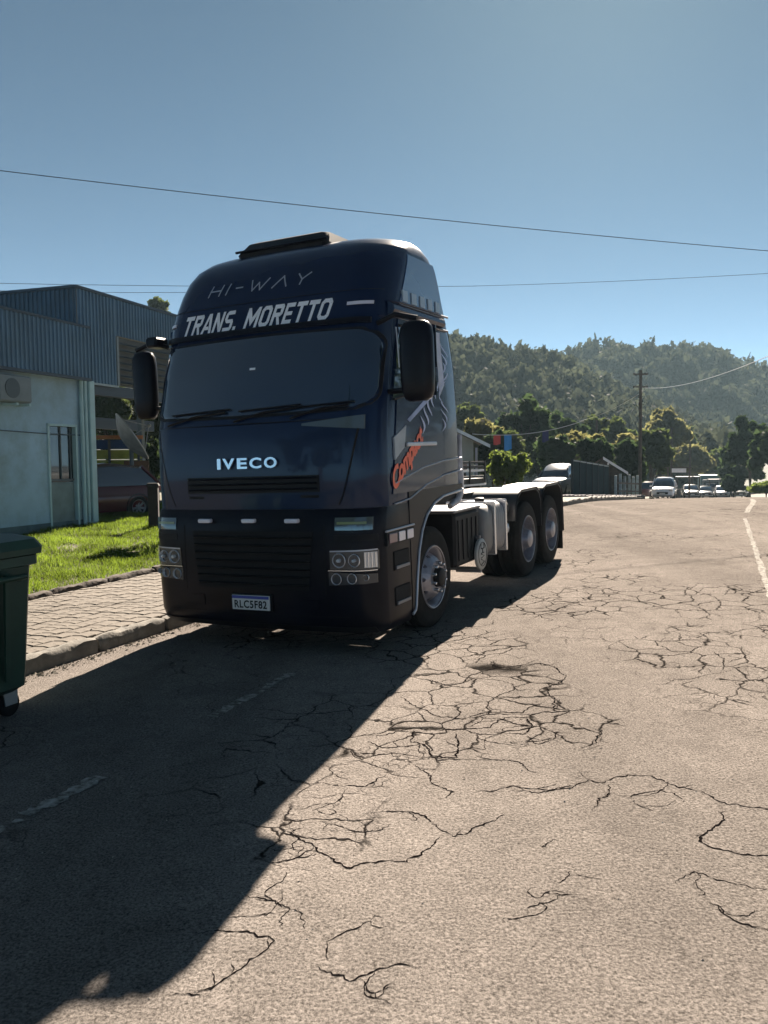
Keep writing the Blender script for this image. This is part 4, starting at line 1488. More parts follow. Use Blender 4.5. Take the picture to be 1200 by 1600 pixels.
op(MB().bbox(-.02, 16, .06, .30, 1.66, 1.92), "beam", dark_trim, sh)
op(MB().bbox(.4, 16, 8.8, 9.0, 1.45, 1.9), "beam", dark_trim, sh)
for x, y in ((4.5, .15), (8.2, 4.2), (10, .15), (6.2, 8.9), (15, 8.9)):
    op(MB().bbox(x - .09, x + .09, y - .09, y + .09, GZ, 1.95, .01), "shed_post", mat("post_grey", (.20, .23, .24), .6), sh)
fl = MB()
fl.bbox(-.0, 17, .2, 9.4, GZ - .4, GZ + .03)
fo = fl.build("yard_floor", mat("yard_concrete", (.16, .155, .14), .9, var=.3, vscale=.8), None, None, FA, True, 'structure')


# ------------------------------------------------------------------ vehicles
def car_meshes(kind):
    """length along x (front +x); returns a dict of part builders"""
    K = {
        # stations: x, half width, belt height ; greenhouse: x, z
        'hatch': dict(L=4.0, st=[(-1.98, .70, .86), (-1.9, .82, .95), (-1.2, .86, .96), (0, .87, .95), (.75, .86, .94), (1.3, .83, .86), (1.80, .76, .72), (1.96, .62, .58)],
                      gh=[(-1.93, .93), (-1.75, 1.15), (-1.45, 1.42), (-.6, 1.50), (.05, 1.44), (.55, 1.20), (.98, .93)], wb=(-1.22, 1.28)),
        'sedan': dict(L=4.4, st=[(-2.2, .70, .84), (-2.1, .82, .97), (-1.3, .86, .96), (0, .87, .94), (.75, .86, .93), (1.4, .83, .86), (2.0, .76, .72), (2.16, .62, .58)],
                      gh=[(-1.75, .95), (-1.35, 1.20), (-1.0, 1.40), (-.4, 1.46), (.15, 1.41), (.65, 1.17), (1.05, .92)], wb=(-1.3, 1.32)),
        'wagon': dict(L=4.4, st=[(-2.15, .74, .9), (-2.1, .84, 1.02), (-1.3, .88, 1.02), (0, .89, 1.0), (.8, .88, .99), (1.4, .86, .92), (1.95, .80, .78), (2.1, .66, .62)],
                      gh=[(-2.05, 1.0), (-1.95, 1.35), (-1.75, 1.58), (-.4, 1.64), (.2, 1.58), (.65, 1.28), (1.0, .99)], wb=(-1.3, 1.3)),
        'pickup': dict(L=5.1, st=[(-2.5, .80, .95), (-2.45, .86, 1.02), (-1.3, .89, 1.02), (0, .90, 1.02), (.9, .90, 1.03), (1.6, .88, 1.0), (2.3, .83, .88), (2.5, .70, .70)],
                       gh=[(-.95, 1.0), (-.88, 1.4), (-.7, 1.66), (-.2, 1.70), (.35, 1.65), (.8, 1.35), (1.15, 1.02)], wb=(-1.5, 1.55)),
    }[kind]
    out = {}
    b = MB(); rings = []
    for x, w, zt in K['st']:
        zb = .22 if abs(x) < K['L'] / 2 - .25 else .32
        h = zt - zb
        half = [(0, zt + .015), (w * .62, zt + .005), (w * .88, zt - .05 * h), (w * .97, zt - .22 * h), (w, zb + .5 * h), (w * .99, zb + .18 * h), (w * .90, zb), (0, zb - .0)]
        ring = [(x, y, z) for y, z in half] + [(x, -y, z) for y, z in half[1:-1][::-1]]
        rings.append(ring)
    b.loft(rings, True, True)
    out['body'] = b
    g = MB(); rings = []
    for x, z in K['gh']:
        w0 = .80; zb = .90; h = z - zb
        w1 = w0 - .16 * max(0, h) / .6
        ring = [(x, -w0, zb), (x, -(w0 + w1) / 2 - .01, zb + h * .5), (x, -w1, zb + h * .9), (x, -w1 * .8, z), (x, 0, z + .015), (x, w1 * .8, z), (x, w1, zb + h * .9), (x, (w0 + w1) / 2 + .01, zb + h * .5), (x, w0, zb)]
        rings.append(ring)
    g.loft(rings, True, True)
    out['cabin_glass'] = g
    r = MB(); rings = []
    top = [p for p in K['gh'] if p[1] > 1.33]
    for x, z in top:
        w1 = .80 - .16 * (z - .9) / .6
        rings.append([(x, -w1 * 1.015, z - .07), (x, -w1 * .8, z + .012), (x, 0, z + .028), (x, w1 * .8, z + .012), (x, w1 * 1.015, z - .07), (x, 0, z - .03)])
    r.loft(rings, True, True)
    out['roof'] = r
    pl = []
    for s in (-1, 1):
        for (xa, za), (xb, zb_) in ((K['gh'][0], top[0]), (top[-1], K['gh'][-1])):
            ya, yb = .80 * s, (.80 - .16 * (top[0][1] - .9) / .6) * s
            if za > zb_: ya, yb = yb, ya
            pl.append(MB().tube([(xa, ya * 1.01, za - .0), (xb, yb * 1.01, zb_)], .035, 6))
    out['pillar'] = pl
    out['K'] = K
    return out


CARM = {}
def make_car(kind, paint_m, mw, label, group=None, name="parked_car", cat="car", lights=None):
    if kind not in CARM:
        CARM[kind] = car_meshes(kind)
    C = CARM[kind]; K = C['K']; L = K['L']
    root = empty(name, mw, label, cat, group)
    def P(b, nm, m, smooth=40, parent=None, mtx=None):
        o = link(nm, b.mesh(nm, m, smooth), parent or root)
        if mtx is not None: o.matrix_local = mtx
        return o
    body = P(C['body'], "body", paint_m)
    P(C['cabin_glass'], "cabin_glass", glass)
    P(C['roof'], "roof", paint_m)
    for q in C['pillar']:
        P(q, "pillar", paint_m)
    key = "wheelm"
    if key not in CARM:
        t = MB().lathe([(-.10, .20), (-.11, .27), (-.085, .315), (.085, .315), (.11, .27), (.10, .20)], 28, 'Y').mesh("tyre", rubber, 40)
        rb = MB().lathe([(.100, .205), (.108, .212), (.095, .19), (.06, .185)], 28, 'Y')
        for k in range(7):
            a = 2 * math.pi * k / 7
            m_ = Matrix.Rotation(a, 4, 'Y')
            pts = [(-.022, .09, .03), (.022, .09, .03), (.034, .085, .195), (-.034, .085, .195)]
            v = [tuple(m_ @ Vector(p)) for p in pts] + [tuple(m_ @ Vector((p[0], .06, p[2]))) for p in pts]
            rb.add(v, [(0, 1, 2, 3), (7, 6, 5, 4), (0, 4, 5, 1), (1, 5, 6, 2), (2, 6, 7, 3), (3, 7, 4, 0)])
        rb.lathe([(.10, .001), (.10, .04), (.06, .05)], 16, 'Y')
        CARM[key] = (t, rb.mesh("rim", alu, 30), MB().lathe([(.05, .20), (.05, .001)], 20, 'Y').mesh("brake_disc", dark_hole))
    t, rm, dk = CARM[key]
    for wx in K['wb']:
        for s in (1, -1):
            w = bpy.data.objects.new("wheel", None); COL.objects.link(w); w.parent = root
            w.matrix_local = Matrix.Translation((wx, s * .765, .315)) @ (Matrix() if s > 0 else Matrix.Rotation(math.pi, 4, 'Z'))
            link("tyre", t, w); link("rim", rm, w); link("brake_disc", dk, w)
            P(MB().lathe([(s * .80, .345), (s * .885, .36), (s * .885, .335)], 24, 'Y', (wx, 0, .33)), "wheel_arch", plastic)
    zf = K['st'][-2][2]
    for s in (1, -1):
        P(MB().box((L / 2 - .20, s * .60, zf - .07), (.22, .26, .12), Matrix.Rotation(R_(-22 * s), 4, 'Z')), "headlight", lens)
        P(MB().box((-L / 2 + .06, s * .66, .82), (.08, .22, .14)), "tail_light", mat("red_lens", (.30, .02, .02), .3, coat=.4))
        P(MB().box((.72, s * .93, .98), (.12, .16, .11)), "wing_mirror", paint_m)
    P(MB().box((L / 2 - .03, 0, .50), (.06, .80, .15)), "grille", plastic)
    P(MB().bbox(L / 2 - .02, L / 2 + .02, -.70, .70, .30, .38, .01), "lower_bumper", mat("pale_bumper", (.32, .32, .32), .5))
    P(MB().box((L / 2 + .025, 0, .47), (.02, .40, .11)), "number_plate", mat("plate_grey", (.5, .5, .5), .5))
    return root


def car_at(kind, px, d, yaw, paint_m, label, **kw):
    p = at(px, d, kw.pop('lift', 0.0))
    return make_car(kind, paint_m, placed(p, yaw), label, **kw)


p = at(168, 22.6)
make_car('hatch', mat("dark_red_black_paint", (.085, .012, .015), .25, coat=.6, spec=.3), placed((p[0] - .62, p[1] - .4, GZ - .06), -132), "dark hatchback with bright alloy wheels parked under the open shed")

# things stored in the shed
def shed_thing(name, px, d, yaw, label, cat, z=GZ + .03):
    q = at(px, d)
    return empty(name, placed((q[0], q[1], z), yaw), label, cat)


trl = shed_thing("farm_trailer", 160, 27.5, 20, "high-sided trailer with an orange rail and blue and yellow boards in the shed", "trailer")
op(MB().bbox(-2.2, 1.2, -.9, .9, 1.05, 1.20, .01), "deck", mat("trailer_grey", (.12, .12, .12), .7), trl)
for z, m_ in ((1.24, mat("trailer_yellow", (.50, .48, .06), .6, var=.2, vscale=4)), (1.56, mat("trailer_yellow", (.50, .48, .06), .6)), (1.88, mat("trailer_blue", (.03, .08, .22), .6))):
    op(MB().bbox(-2.2, 1.2, -.93, -.89, z, z + .29, .006), "side_board", m_, trl)
op(MB().bbox(-2.25, 1.25, -.96, -.86, 2.20, 2.32, .01), "top_rail", mat("rail_orange", (.65, .25, .09), .6, var=.2, vscale=5), trl)
for x in (-2.1, -.9, .2, 1.1):
    op(MB().bbox(x - .04, x + .04, -.98, -.935, 1.0, 2.2), "stake", mat("trailer_grey", (.12, .12, .12), .7), trl)
for x in (-1.2, .4):
    op(MB().lathe([(-.12, .001), (-.12, .34), (-.09, .40), (.09, .40), (.12, .34), (.12, .001)], 20, 'Y', (x, -.75, .42)), "wheel", rubber, trl, 40)
q = at(206, 25)
dc = Vector((q[0], q[1], zat(683, 25, 206)))
dish = empty("satellite_dish", Matrix.Translation(Vector((q[0], q[1], GZ))), "big tilted grey satellite dish on a post between the shed and the truck", "satellite dish")
ax = Vector((.80, .33, .56)).normalized()
Q = ax.to_track_quat('Z', 'Y').to_matrix().to_4x4()
h = dc.z - GZ
b = MB().lathe([(-.26 + .30 * (r / .80) ** 2, r) for r in (.01, .15, .3, .45, .6, .72, .80)] + [(-.275 + .30 * (r / .80) ** 2, r) for r in (.80, .6, .4, .2, .01)], 36, 'Z')
gm_ = mat("dish_grey", (.46, .46, .46), .5, .2, var=.2, vscale=5)
o = op(b, "bowl", gm_, dish, 50); o.matrix_local = Matrix.Translation((0, 0, h)) @ Q
o = op(MB().tube([(.80 * math.cos(t), .80 * math.sin(t), .04) for t in np.linspace(0, 2 * math.pi, 41)], .022, 6), "rim", mat("dish_rim", (.70, .70, .70), .4, .3), dish, 60); o.matrix_local = Matrix.Translation((0, 0, h)) @ Q
for k in range(3):
    t = 2.1 * k
    o = op(MB().tube([(.72 * math.cos(t), .72 * math.sin(t), .0), (.03, 0, .62)], .014, 6), "feed_arm", gm_, dish, 60); o.matrix_local = Matrix.Translation((0, 0, h)) @ Q
o = op(MB().lathe([(.58, .05), (.68, .05), (.70, .001)], 12, 'Z'), "feed_horn", gm_, dish, 40); o.matrix_local = Matrix.Translation((0, 0, h)) @ Q
op(MB().tube([(0, 0, 0), (0, 0, h - .25), tuple(-ax * .24 + Vector((0, 0, h)))], .065, 10), "mount_post", mat("post_grey", (.20, .23, .24), .6), dish, 60)
cr = shed_thing("brown_crate", 214, 26.4, 14, "brown crate on a stand behind the satellite dish", "crate")
op(MB().bbox(-.36, .36, -.3, .3, .95, 1.50, .01), "box", mat("crate_brown", (.20, .10, .05), .8, var=.25, vscale=5), cr)
for z in (1.02, 1.22, 1.42):
    op(MB().bbox(-.38, .38, -.335, -.302, z - .06, z + .06, .005), "slat", mat("crate_slat", (.24, .12, .06), .8, var=.25, vscale=5), cr)
op(MB().box((0, 0, .47), (.6, .5, .94)), "stand", frame_mat, cr)

# post that shades the lawn
p = at(238, 18.4)
po = empty("timber_post", placed((p[0], p[1], lawn_z(p[0], p[1]) - .05), 8), "short dark timber post on the lawn by the truck's corner", "post")
op(MB().bbox(-.11, .11, -.1, .1, -.2, 1.0, .015), "shaft", mat("dark_timber", (.025, .020, .018), .9, var=.4, vscale=9, bump=.006, bscale=30), po)
op(MB().box((0, 0, 1.03), (.28, .26, .06), taper=.8), "cap", mat("dark_timber", (.025, .020, .018), .9), po)

# ------------------------------------------------------------------ wheeled refuse bin
bing = mat("bin_green", (.012, .050, .030), .5, var=.2, vscale=5, bump=.001, bscale=60, dirt=(.03, .05, .035), dirt_amt=.5)
bb = empty("refuse_bin", street_m(-1.04, -3.98, 0) @ Matrix.Diagonal((1.02, 1.0, 1.06, 1)), "dark green wheeled refuse bin standing on the road at the kerb", "bin")
def bring(z, w, d): 
    c = .07
    return [(-w + c, -d, z), (w - c, -d, z), (w, -d + c, z), (w, d - c, z), (w - c, d, z), (-w + c, d, z), (-w, d - c, z), (-w, -d + c, z)]
op(MB().loft([bring(.17, .44, .48), bring(.21, .50, .54), bring(.8, .545, .585), bring(1.02, .565, .60), bring(1.03, .60, .635), bring(1.09, .60, .635)], True, True), "tub", bing, bb, 30)
op(MB().loft([bring(1.10, .625, .66), bring(1.14, .63, .665), bring(1.20, .60, .63), bring(1.235, .50, .53)], True, True), "lid", bing, bb, 30)
for s in (-.3, -.1, .1, .3):
    op(MB().prism([(-.60, 1.0), (-.52, .28), (-.535, .28), (-.625, 1.0)], s - .02, s + .02, 'X'), "rib", bing, bb)
    op(MB().prism([(.60, 1.0), (.535, .28), (.555, .28), (.625, 1.0)], s - .02, s + .02, 'Y'), "rib", bing, bb)
op(MB().tube([(.60, -.4, .95), (.68, -.4, .97), (.68, .4, .97), (.60, .4, .95)], .02, 8), "lifting_bar", bing, bb, 60)
for sx in (-1, 1):
    for sy in (-1, 1):
        w = op(MB().lathe([(-.025, .001), (-.025, .07), (-.018, .085), (.018, .085), (.025, .07), (.025, .001)], 18, 'X', (sx * .38, sy * .42, .085)), "caster_wheel", rubber, bb, 40)
        op(MB().prism([(sy * .42 - .05, .08), (sy * .42 + .05, .08), (sy * .42 + .06, .18), (sy * .42 - .06, .18)], sx * .38 - .04, sx * .38 - .03, 'X').prism([(sy * .42 - .05, .08), (sy * .42 + .05, .08), (sy * .42 + .06, .18), (sy * .42 - .06, .18)], sx * .38 + .03, sx * .38 + .04, 'X'), "caster_fork", mat("galvanised", (.42, .42, .41), .4, .7), w)
# ------------------------------------------------------------------ beyond the truck
stucco = mat("beige_stucco", (.40, .37, .31), .9, var=.15, vscale=1.5)
whitep = mat("white_board", (.72, .72, .74), .55, var=.08, vscale=5)
tile_mat = mat("roof_tile", (.09, .055, .045), .85, var=.3, vscale=3)
wood = mat("weathered_wood", (.075, .06, .05), .9, var=.35, vscale=5, bump=.004, bscale=30)


def rt(b, name, m, parent, smooth=None):
    o = b.build(name, m, None, smooth)
    o.parent = parent
    return o


p = at(700, 46)
hs = empty("gabled_house", placed(p, -6), "beige gabled house with a barred veranda seen past the cab", "house")
rt(MB().bbox(-5, 1.4, 0, 7, -.6, 3.3), "wall", stucco, hs)
b = MB().prism([(-5, 3.31), (1.4, 3.31), (-1.8, 4.9)], .0, .14, 'Y')
rt(b, "gable", stucco, hs)
for s, pts in ((1, [(-1.8, 5.0), (2.3, 2.95), (2.3, 3.07), (-1.8, 5.12)]), (-1, [(-1.8, 5.0), (-5.9, 2.95), (-5.9, 3.07), (-1.8, 5.12)])):
    rf = rt(MB().prism(pts, -.7, 7.5, 'Y'), "roof", tile_mat, hs)
    rt(MB().prism([(pts[0][0], pts[0][1] - .06), (pts[1][0], pts[1][1] - .06), (pts[2][0], pts[2][1] + .01), (pts[3][0], pts[3][1] + .01)], -.76, -.703, 'Y'), "barge_board", whitep, rf)
rt(MB().bbox(-1.2, 1.6, -1.6, -.02, .55, .75), "veranda_floor", stucco, hs)
for x in (-1.15, .25, 1.55):
    rt(MB().bbox(x - .06, x + .06, -1.58, -1.46, -.3, 2.9, .0), "veranda_post", mat("pinkish_post", (.42, .38, .40), .8), hs)
rl = rt(MB().bbox(-1.2, 1.6, -1.55, -1.50, 1.60, 1.66).bbox(-1.2, 1.6, -1.55, -1.50, .90, .95), "railing", whitep, hs)
for k in range(14):
    x = -1.05 + .19 * k
    rt(MB().bbox(x - .018, x + .018, -1.545, -1.505, .96, 1.59), "baluster", whitep, rl)
w = rt(MB().bbox(.15, 1.1, -.04, .0, 1.1, 2.2), "window", glass, hs)
for x in (.15, .63, 1.1):
    rt(MB().bbox(x - .03, x + .03, -.07, -.041, 1.1, 2.2), "window_bar", whitep, w)

p = at(692, 27)
tr = empty("flatbed_trailer", placed(p, 62), "dark flatbed trailer with pale side strips parked behind the cab", "trailer")
rt(MB().bbox(-4.5, .9, -1.1, 1.1, .70, .86, .01), "deck", frame_mat, tr)
for z, m_ in ((.88, frame_mat), (1.08, whitep), (1.20, frame_mat), (1.34, frame_mat)):
    rt(MB().bbox(-4.5, .9, -1.13, -1.08, z, z + .07, .005), "side_rail", m_, tr)
rt(MB().bbox(-4.5, .92, -1.14, -1.11, .63, .69, .0), "reflective_strip", whitep, tr)
for x in (-4.4, -3.1, -1.8, -.5, .8):
    rt(MB().bbox(x - .04, x + .04, -1.16, -1.12, .70, 1.42), "stake", frame_mat, tr)
for x in (-3.4, -2.4, .2):
    rt(MB().lathe([(-.12, .001), (-.12, .36), (-.08, .42), (.08, .42), (.12, .36), (.12, .001)], 20, 'Y', (x, -.95, .42)), "wheel", rubber, tr, 40)

def along(p0, dv, a):
    q = p0 + np.array(dv) * a
    return ground(q[0], q[1]) - p0[2]


# sheet metal gate and low wall
p0, p1 = at(894, 39), at(950, 47)
d = Vector(p1 - p0); L = d.length
gt = empty("sheet_fence", placed(p0, math.degrees(math.atan2(d.y, d.x))), "dark blue-green sheet metal fence along the far kerb", "fence")
n = 6
for i in range(n):
    a = L * i / n
    z = along(p0, d / L, a + L / n / 2) + .35
    rt(MB().bbox(a + .02, a + L / n - .02, -.02, .02, z - .4, z + 1.48, .004), "panel", mat("fence_teal", (.012, .028, .036), .9, .0, spec=.05, var=.2, vscale=2), gt)
for i in range(n + 1):
    a = L * i / n
    z = along(p0, d / L, a) + .35
    rt(MB().bbox(a - .05, a + .05, -.055, .055, z - .7, z + 1.60, .006), "post", mat("fence_post_grey", (.03, .04, .05), .8, spec=.1), gt)
z0, z1 = along(p0, d / L, 0) + .35, along(p0, d / L, L) + .35
rt(MB().prism([(0, z0 + 1.50), (L, z1 + 1.50), (L, z1 + 1.56), (0, z0 + 1.56)], -.05, .05, 'Y'), "top_rail", mat("rail_grey", (.16, .19, .20), .5, .3), gt)
p0, p1 = at(858, 33), at(1008, 56)
d = Vector(p1 - p0); L = d.length
lw = empty("low_wall", placed(p0, math.degrees(math.atan2(d.y, d.x))), "low dark masonry wall edging the street in front of the sheet fence", "wall")
k = int(L / .8)
for i in range(k):
    z = along(p0, d / L, i * .8 + .4) + .12
    rt(MB().bbox(i * .8 + .006, i * .8 + .794, -.12, .12, z - .5, z + .12 + random.uniform(-.012, .012), .012), "block", mat("dark_masonry", (.075, .065, .075), .9, var=.3, vscale=4), lw)

p = at(958, 52)
ht = empty("roadside_hut", placed(p, -15), "small timber hut with one pale roof edge beside the street", "hut")
rt(MB().bbox(-1.6, .4, -.5, 2.2, -.4, 1.75), "wall", wood, ht)
rf = rt(MB().prism([(-.6, 2.55), (.85, 1.62), (.85, 1.70), (-.6, 2.65)], -.9, 2.5, 'Y'), "roof", tile_mat, ht)
rt(MB().prism([(-.6, 2.50), (.88, 1.55), (.88, 1.72), (-.6, 2.68)], -.96, -.905, 'Y'), "barge_board", whitep, rf)
rt(MB().prism([(-.6, 2.55), (-2.05, 1.62), (-2.05, 1.70), (-.6, 2.65)], -.9, 2.5, 'Y'), "roof", tile_mat, ht)
rt(MB().prism([(-1.6, 1.74), (.4, 1.74), (-.6, 2.5)], -.45, -.3, 'Y'), "gable", wood, ht)
rt(MB().bbox(-.35, -.25, -.85, -.75, -.3, 2.3), "porch_post", whitep, ht)
rt(MB().bbox(-.9, -.1, -.54, -.5, -.2, 1.5), "door", frame_mat, ht)
p0, p1 = at(962, 50), at(996, 55)
d = Vector(p1 - p0); L = d.length
pf = empty("post_fence", placed(p0, math.degrees(math.atan2(d.y, d.x))), "pale upright posts of a fence between the hut and the utility pole", "fence")
for i in range(6):
    a = L * i / 5
    rt(MB().bbox(a - .07, a + .07, -.07, .07, along(p0, d / L, a) - .3, along(p0, d / L, a) + 1.45 + .12 * (i % 2), .01), "post", mat("pale_post_paint", (.26, .32, .34), .7, var=.2, vscale=6), pf)
for z in (.45, .95):
    z0, z1 = along(p0, d / L, 0), along(p0, d / L, L)
    rt(MB().prism([(0, z0 + z), (L, z1 + z), (L, z1 + z + .1), (0, z0 + z + .1)], -.10, -.075, 'Y'), "rail", wood, pf)

car_at('pickup', 874, 44, -118, mat("grey_blue_paint", (.10, .115, .14), .3, .2, coat=.4), "grey pickup behind the rear mudguards of the truck", name="parked_pickup", cat="pickup", lift=.22)
car_at('wagon', 1038, 64, -112, mat("white_car_paint", (.70, .70, .74), .22, coat=1), "white estate car coming over the rise beside the pole")
car_at('sedan', 1102, 105, -106, mat("dark_grey_paint", (.06, .06, .07), .22, coat=1), "dark saloon far down the street beneath the teal lorry")
car_at('hatch', 1156, 104, -108, mat("olive_paint", (.09, .09, .05), .22, coat=1), "olive hatchback far down the street beside the dark tree")
car_at('hatch', 1012, 72, 75, mat("wine_paint", (.10, .04, .06), .22, coat=1), "wine coloured hatchback half hidden behind the white estate car")

car_at('sedan', 1079, 92, -104, mat("black_car_paint", (.02, .02, .024), .3, coat=.5), "black saloon in front of the dark stall far along the street")
car_at('hatch', 1128, 108, -106, mat("silver_car_paint", (.40, .42, .44), .3, .3, coat=.5), "silver hatchback between the teal lorry and the olive hatchback")

p = at(1108, 118)
lo = empty("box_lorry", placed(p, -106), "teal box lorry standing far down the street", "lorry")
rt(MB().bbox(-3.5, 1.5, -1.2, 1.2, .9, 3.2, .05), "cargo_box", mat("lorry_teal", (.06, .15, .17), .5), lo)
rt(MB().bbox(1.6, 3.1, -1.1, 1.1, .6, 2.6, .12), "cab", mat("lorry_cab", (.16, .20, .22), .4, coat=.5), lo)
rt(MB().bbox(3.09, 3.13, -.95, .95, 1.6, 2.35, .0), "windscreen", glass, lo)
for x in (-2.2, 2.3):
    for s in (-1, 1):
        rt(MB().lathe([(-.14, .001), (-.14, .42), (.14, .42), (.14, .001)], 18, 'Y', (x, s * 1.0, .43)), "wheel", rubber, lo, 40)

p = at(1061, 76)
sg_ = empty("roadside_sign", placed(p, -15), "white board on two dark posts over the street's edge", "sign")
rt(MB().bbox(-.62, .62, -.05, .05, 2.35, 2.72, .01), "board", whitep, sg_)
for x in (-.95, .9):
    rt(MB().bbox(x - .07, x + .07, -.02, .12, -.5, 2.75), "post", wood, sg_)
rt(MB().bbox(-1.2, 1.1, .06, .14, 2.76, 2.84), "cross_beam", wood, sg_)

for px, d, dx_ in ((1076, 96, 0), (1124, 112, 0)):
    p = at(px, d)
    ps = empty("street_stall", placed(p, -14), "dark stall with a flat roof far along the street" if px < 1100 else "low stall beside the olive hatchback far along the street", "stall")
    rt(MB().bbox(-1.3, 1.3, 0, 2, 2.3, 2.45), "roof", mat("stall_roof", (.10, .10, .11), .7), ps)
    for x in (-1.2, 1.2):
        rt(MB().bbox(x - .06, x + .06, .05, .17, -.5, 2.3), "post", wood, ps)
    rt(MB().bbox(-1.2, 1.2, .2, .3, -.5, 1.0), "counter", mat("stall_board", (.14, .11, .12), .8, var=.3, vscale=3), ps)

# washing on a line
clothes_mats = (mat("red_cloth", (.42, .06, .06), .9, var=.1, vscale=5), mat("blue_cloth", (.03, .20, .50), .9, var=.1, vscale=5))
lp0, lp1 = np.array([ray(738, 678)[0] * 34 / ray(738, 678)[1], 34, zat(678, 34, 738)]), np.array([ray(912, 657)[0] * 40 / ray(912, 657)[1], 40, zat(657, 40, 912)])
def sag(a, c, s, n=24):
    return [tuple(a + (c - a) * t - np.array([0, 0, s * 4 * t * (1 - t)])) for t in np.linspace(0, 1, n)]
line_pts = sag(lp0, lp1, .28)
tag(MB().tube(line_pts, .016, 5).build("washing_line", mat("line_wire", (.40, .42, .44), .4, .3)), "pale slack line carrying washing behind the trailer", "line")
for i, (t, w, h, m_, lab) in enumerate(((.195, .48, .42, clothes_mats[0], "red cloth pegged on the slack line"), (.285, .52, .66, clothes_mats[1], "bright blue cloth pegged on the slack line"), (.62, .50, .5, mat("navy_cloth", (.02, .03, .10), .9), "navy cloth pegged on the slack line before dark trees"))):
    k = t * 23; a = np.array(line_pts[int(k)]); c = np.array(line_pts[int(k) + 1])
    q = a + (c - a) * (k - int(k)); dv = (c - a) / np.linalg.norm(c - a)
    b = MB()
    def F(u, v, y0=0.0):
        s = (u - .5) * w
        return (q[0] + dv[0] * s, q[1] + dv[1] * s + .03 * math.sin(u * 9 + v * 2) * v + y0, q[2] + dv[2] * s + .02 - v * h * (1 + .05 * math.sin(u * 5)))
    b.grid(lambda u, v: F(u, v), 8, 6); b.grid(lambda u, v: F(u, v, .006), 8, 6)
    tag(b.build("hung_cloth", m_, None, 50), lab, "cloth", "washing on the line")

# ------------------------------------------------------------------ poles and wires
def P3(px, py, d):
    r = ray(px, py); return r * (d / r[1])


def pole(px, d, top_py, label, arms=True):
    p = at(px, d)
    h = zat(top_py, d, px) - p[2]
    po_ = empty("utility_pole", placed(p, 12), label, "utility pole", "poles along the street")
    rt(MB().tube([(0, 0, -.5), (0, 0, h)], [.15, .10], 10), "shaft", wood, po_, 60)
    if arms:
        for z in (h - .35, h - 1.25):
            rt(MB().bbox(-.55, .55, -.06, .06, z, z + .10), "cross_arm", wood, po_)
            for x in (-.48, .0, .48):
                rt(MB().lathe([(z + .10, .045), (z + .18, .05), (z + .22, .03), (z + .22, .001)], 8, 'Z', (x, -.0, 0)), "insulator", mat("insulator", (.25, .25, .24), .3), po_)
    return p, h


pole(1000, 60, 578, "tall weathered utility pole before the wooded hill, with two short cross arms")
pole(932, 84, 656, "thin utility pole among the roofs left of the tall one", False)
pole(1078, 100, 690, "short thin pole near the white board on posts", False)
pole(1049, 92, 668, "thin bare pole rising behind the white estate car", False)
wire_m = mat("wire_black", (.03, .03, .035), .5)
wire_l = mat("wire_bright", (.62, .64, .66), .35, .6)
for nm, (a, c, s, r, m_), lab in (
        ("overhead_wire", (P3(-120, 252, 19), P3(1320, 402, 24), .12, .010, wire_m), "single overhead wire crossing the whole sky above the truck"),
        ("overhead_wire", (P3(-80, 441, 46), P3(745, 447, 52), .12, .014, wire_m), "overhead wire passing behind the shed roof and the cab"),
        ("overhead_wire", (P3(-80, 452, 46), P3(420, 455, 50), .12, .013, wire_m), "lower overhead wire just above the shed roof"),
        ("overhead_wire", (P3(738, 447, 50), P3(1300, 421, 44), .10, .012, wire_m), "overhead wire right of the cab above the wooded ridge"),
        ("overhead_wire", (P3(1007, 606, 60), P3(1290, 515, 26), .55, .016, wire_l), "bright sunlit wire sagging from the tall pole to the right edge"),
        ("overhead_wire", (P3(1007, 610, 60), P3(905, 658, 78), .3, .014, wire_l), "bright wire from the tall pole down to the roofs")):
    tag(MB().tube(sag(a, c, s, 40), r, 5, False).build(nm, m_, None, 60), lab, "wire", "wires over the street")
# ------------------------------------------------------------------ trees, bushes, hills, air
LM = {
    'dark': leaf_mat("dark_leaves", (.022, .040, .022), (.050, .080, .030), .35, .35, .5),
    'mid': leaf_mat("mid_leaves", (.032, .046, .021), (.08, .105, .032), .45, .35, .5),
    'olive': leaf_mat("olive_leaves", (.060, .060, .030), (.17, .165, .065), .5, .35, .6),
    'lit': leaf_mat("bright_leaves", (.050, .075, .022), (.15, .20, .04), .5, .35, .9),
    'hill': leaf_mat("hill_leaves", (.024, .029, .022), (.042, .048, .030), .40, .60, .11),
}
bark = mat("bark", (.055, .045, .036), .95, var=.35, vscale=4, bump=.01, bscale=12)


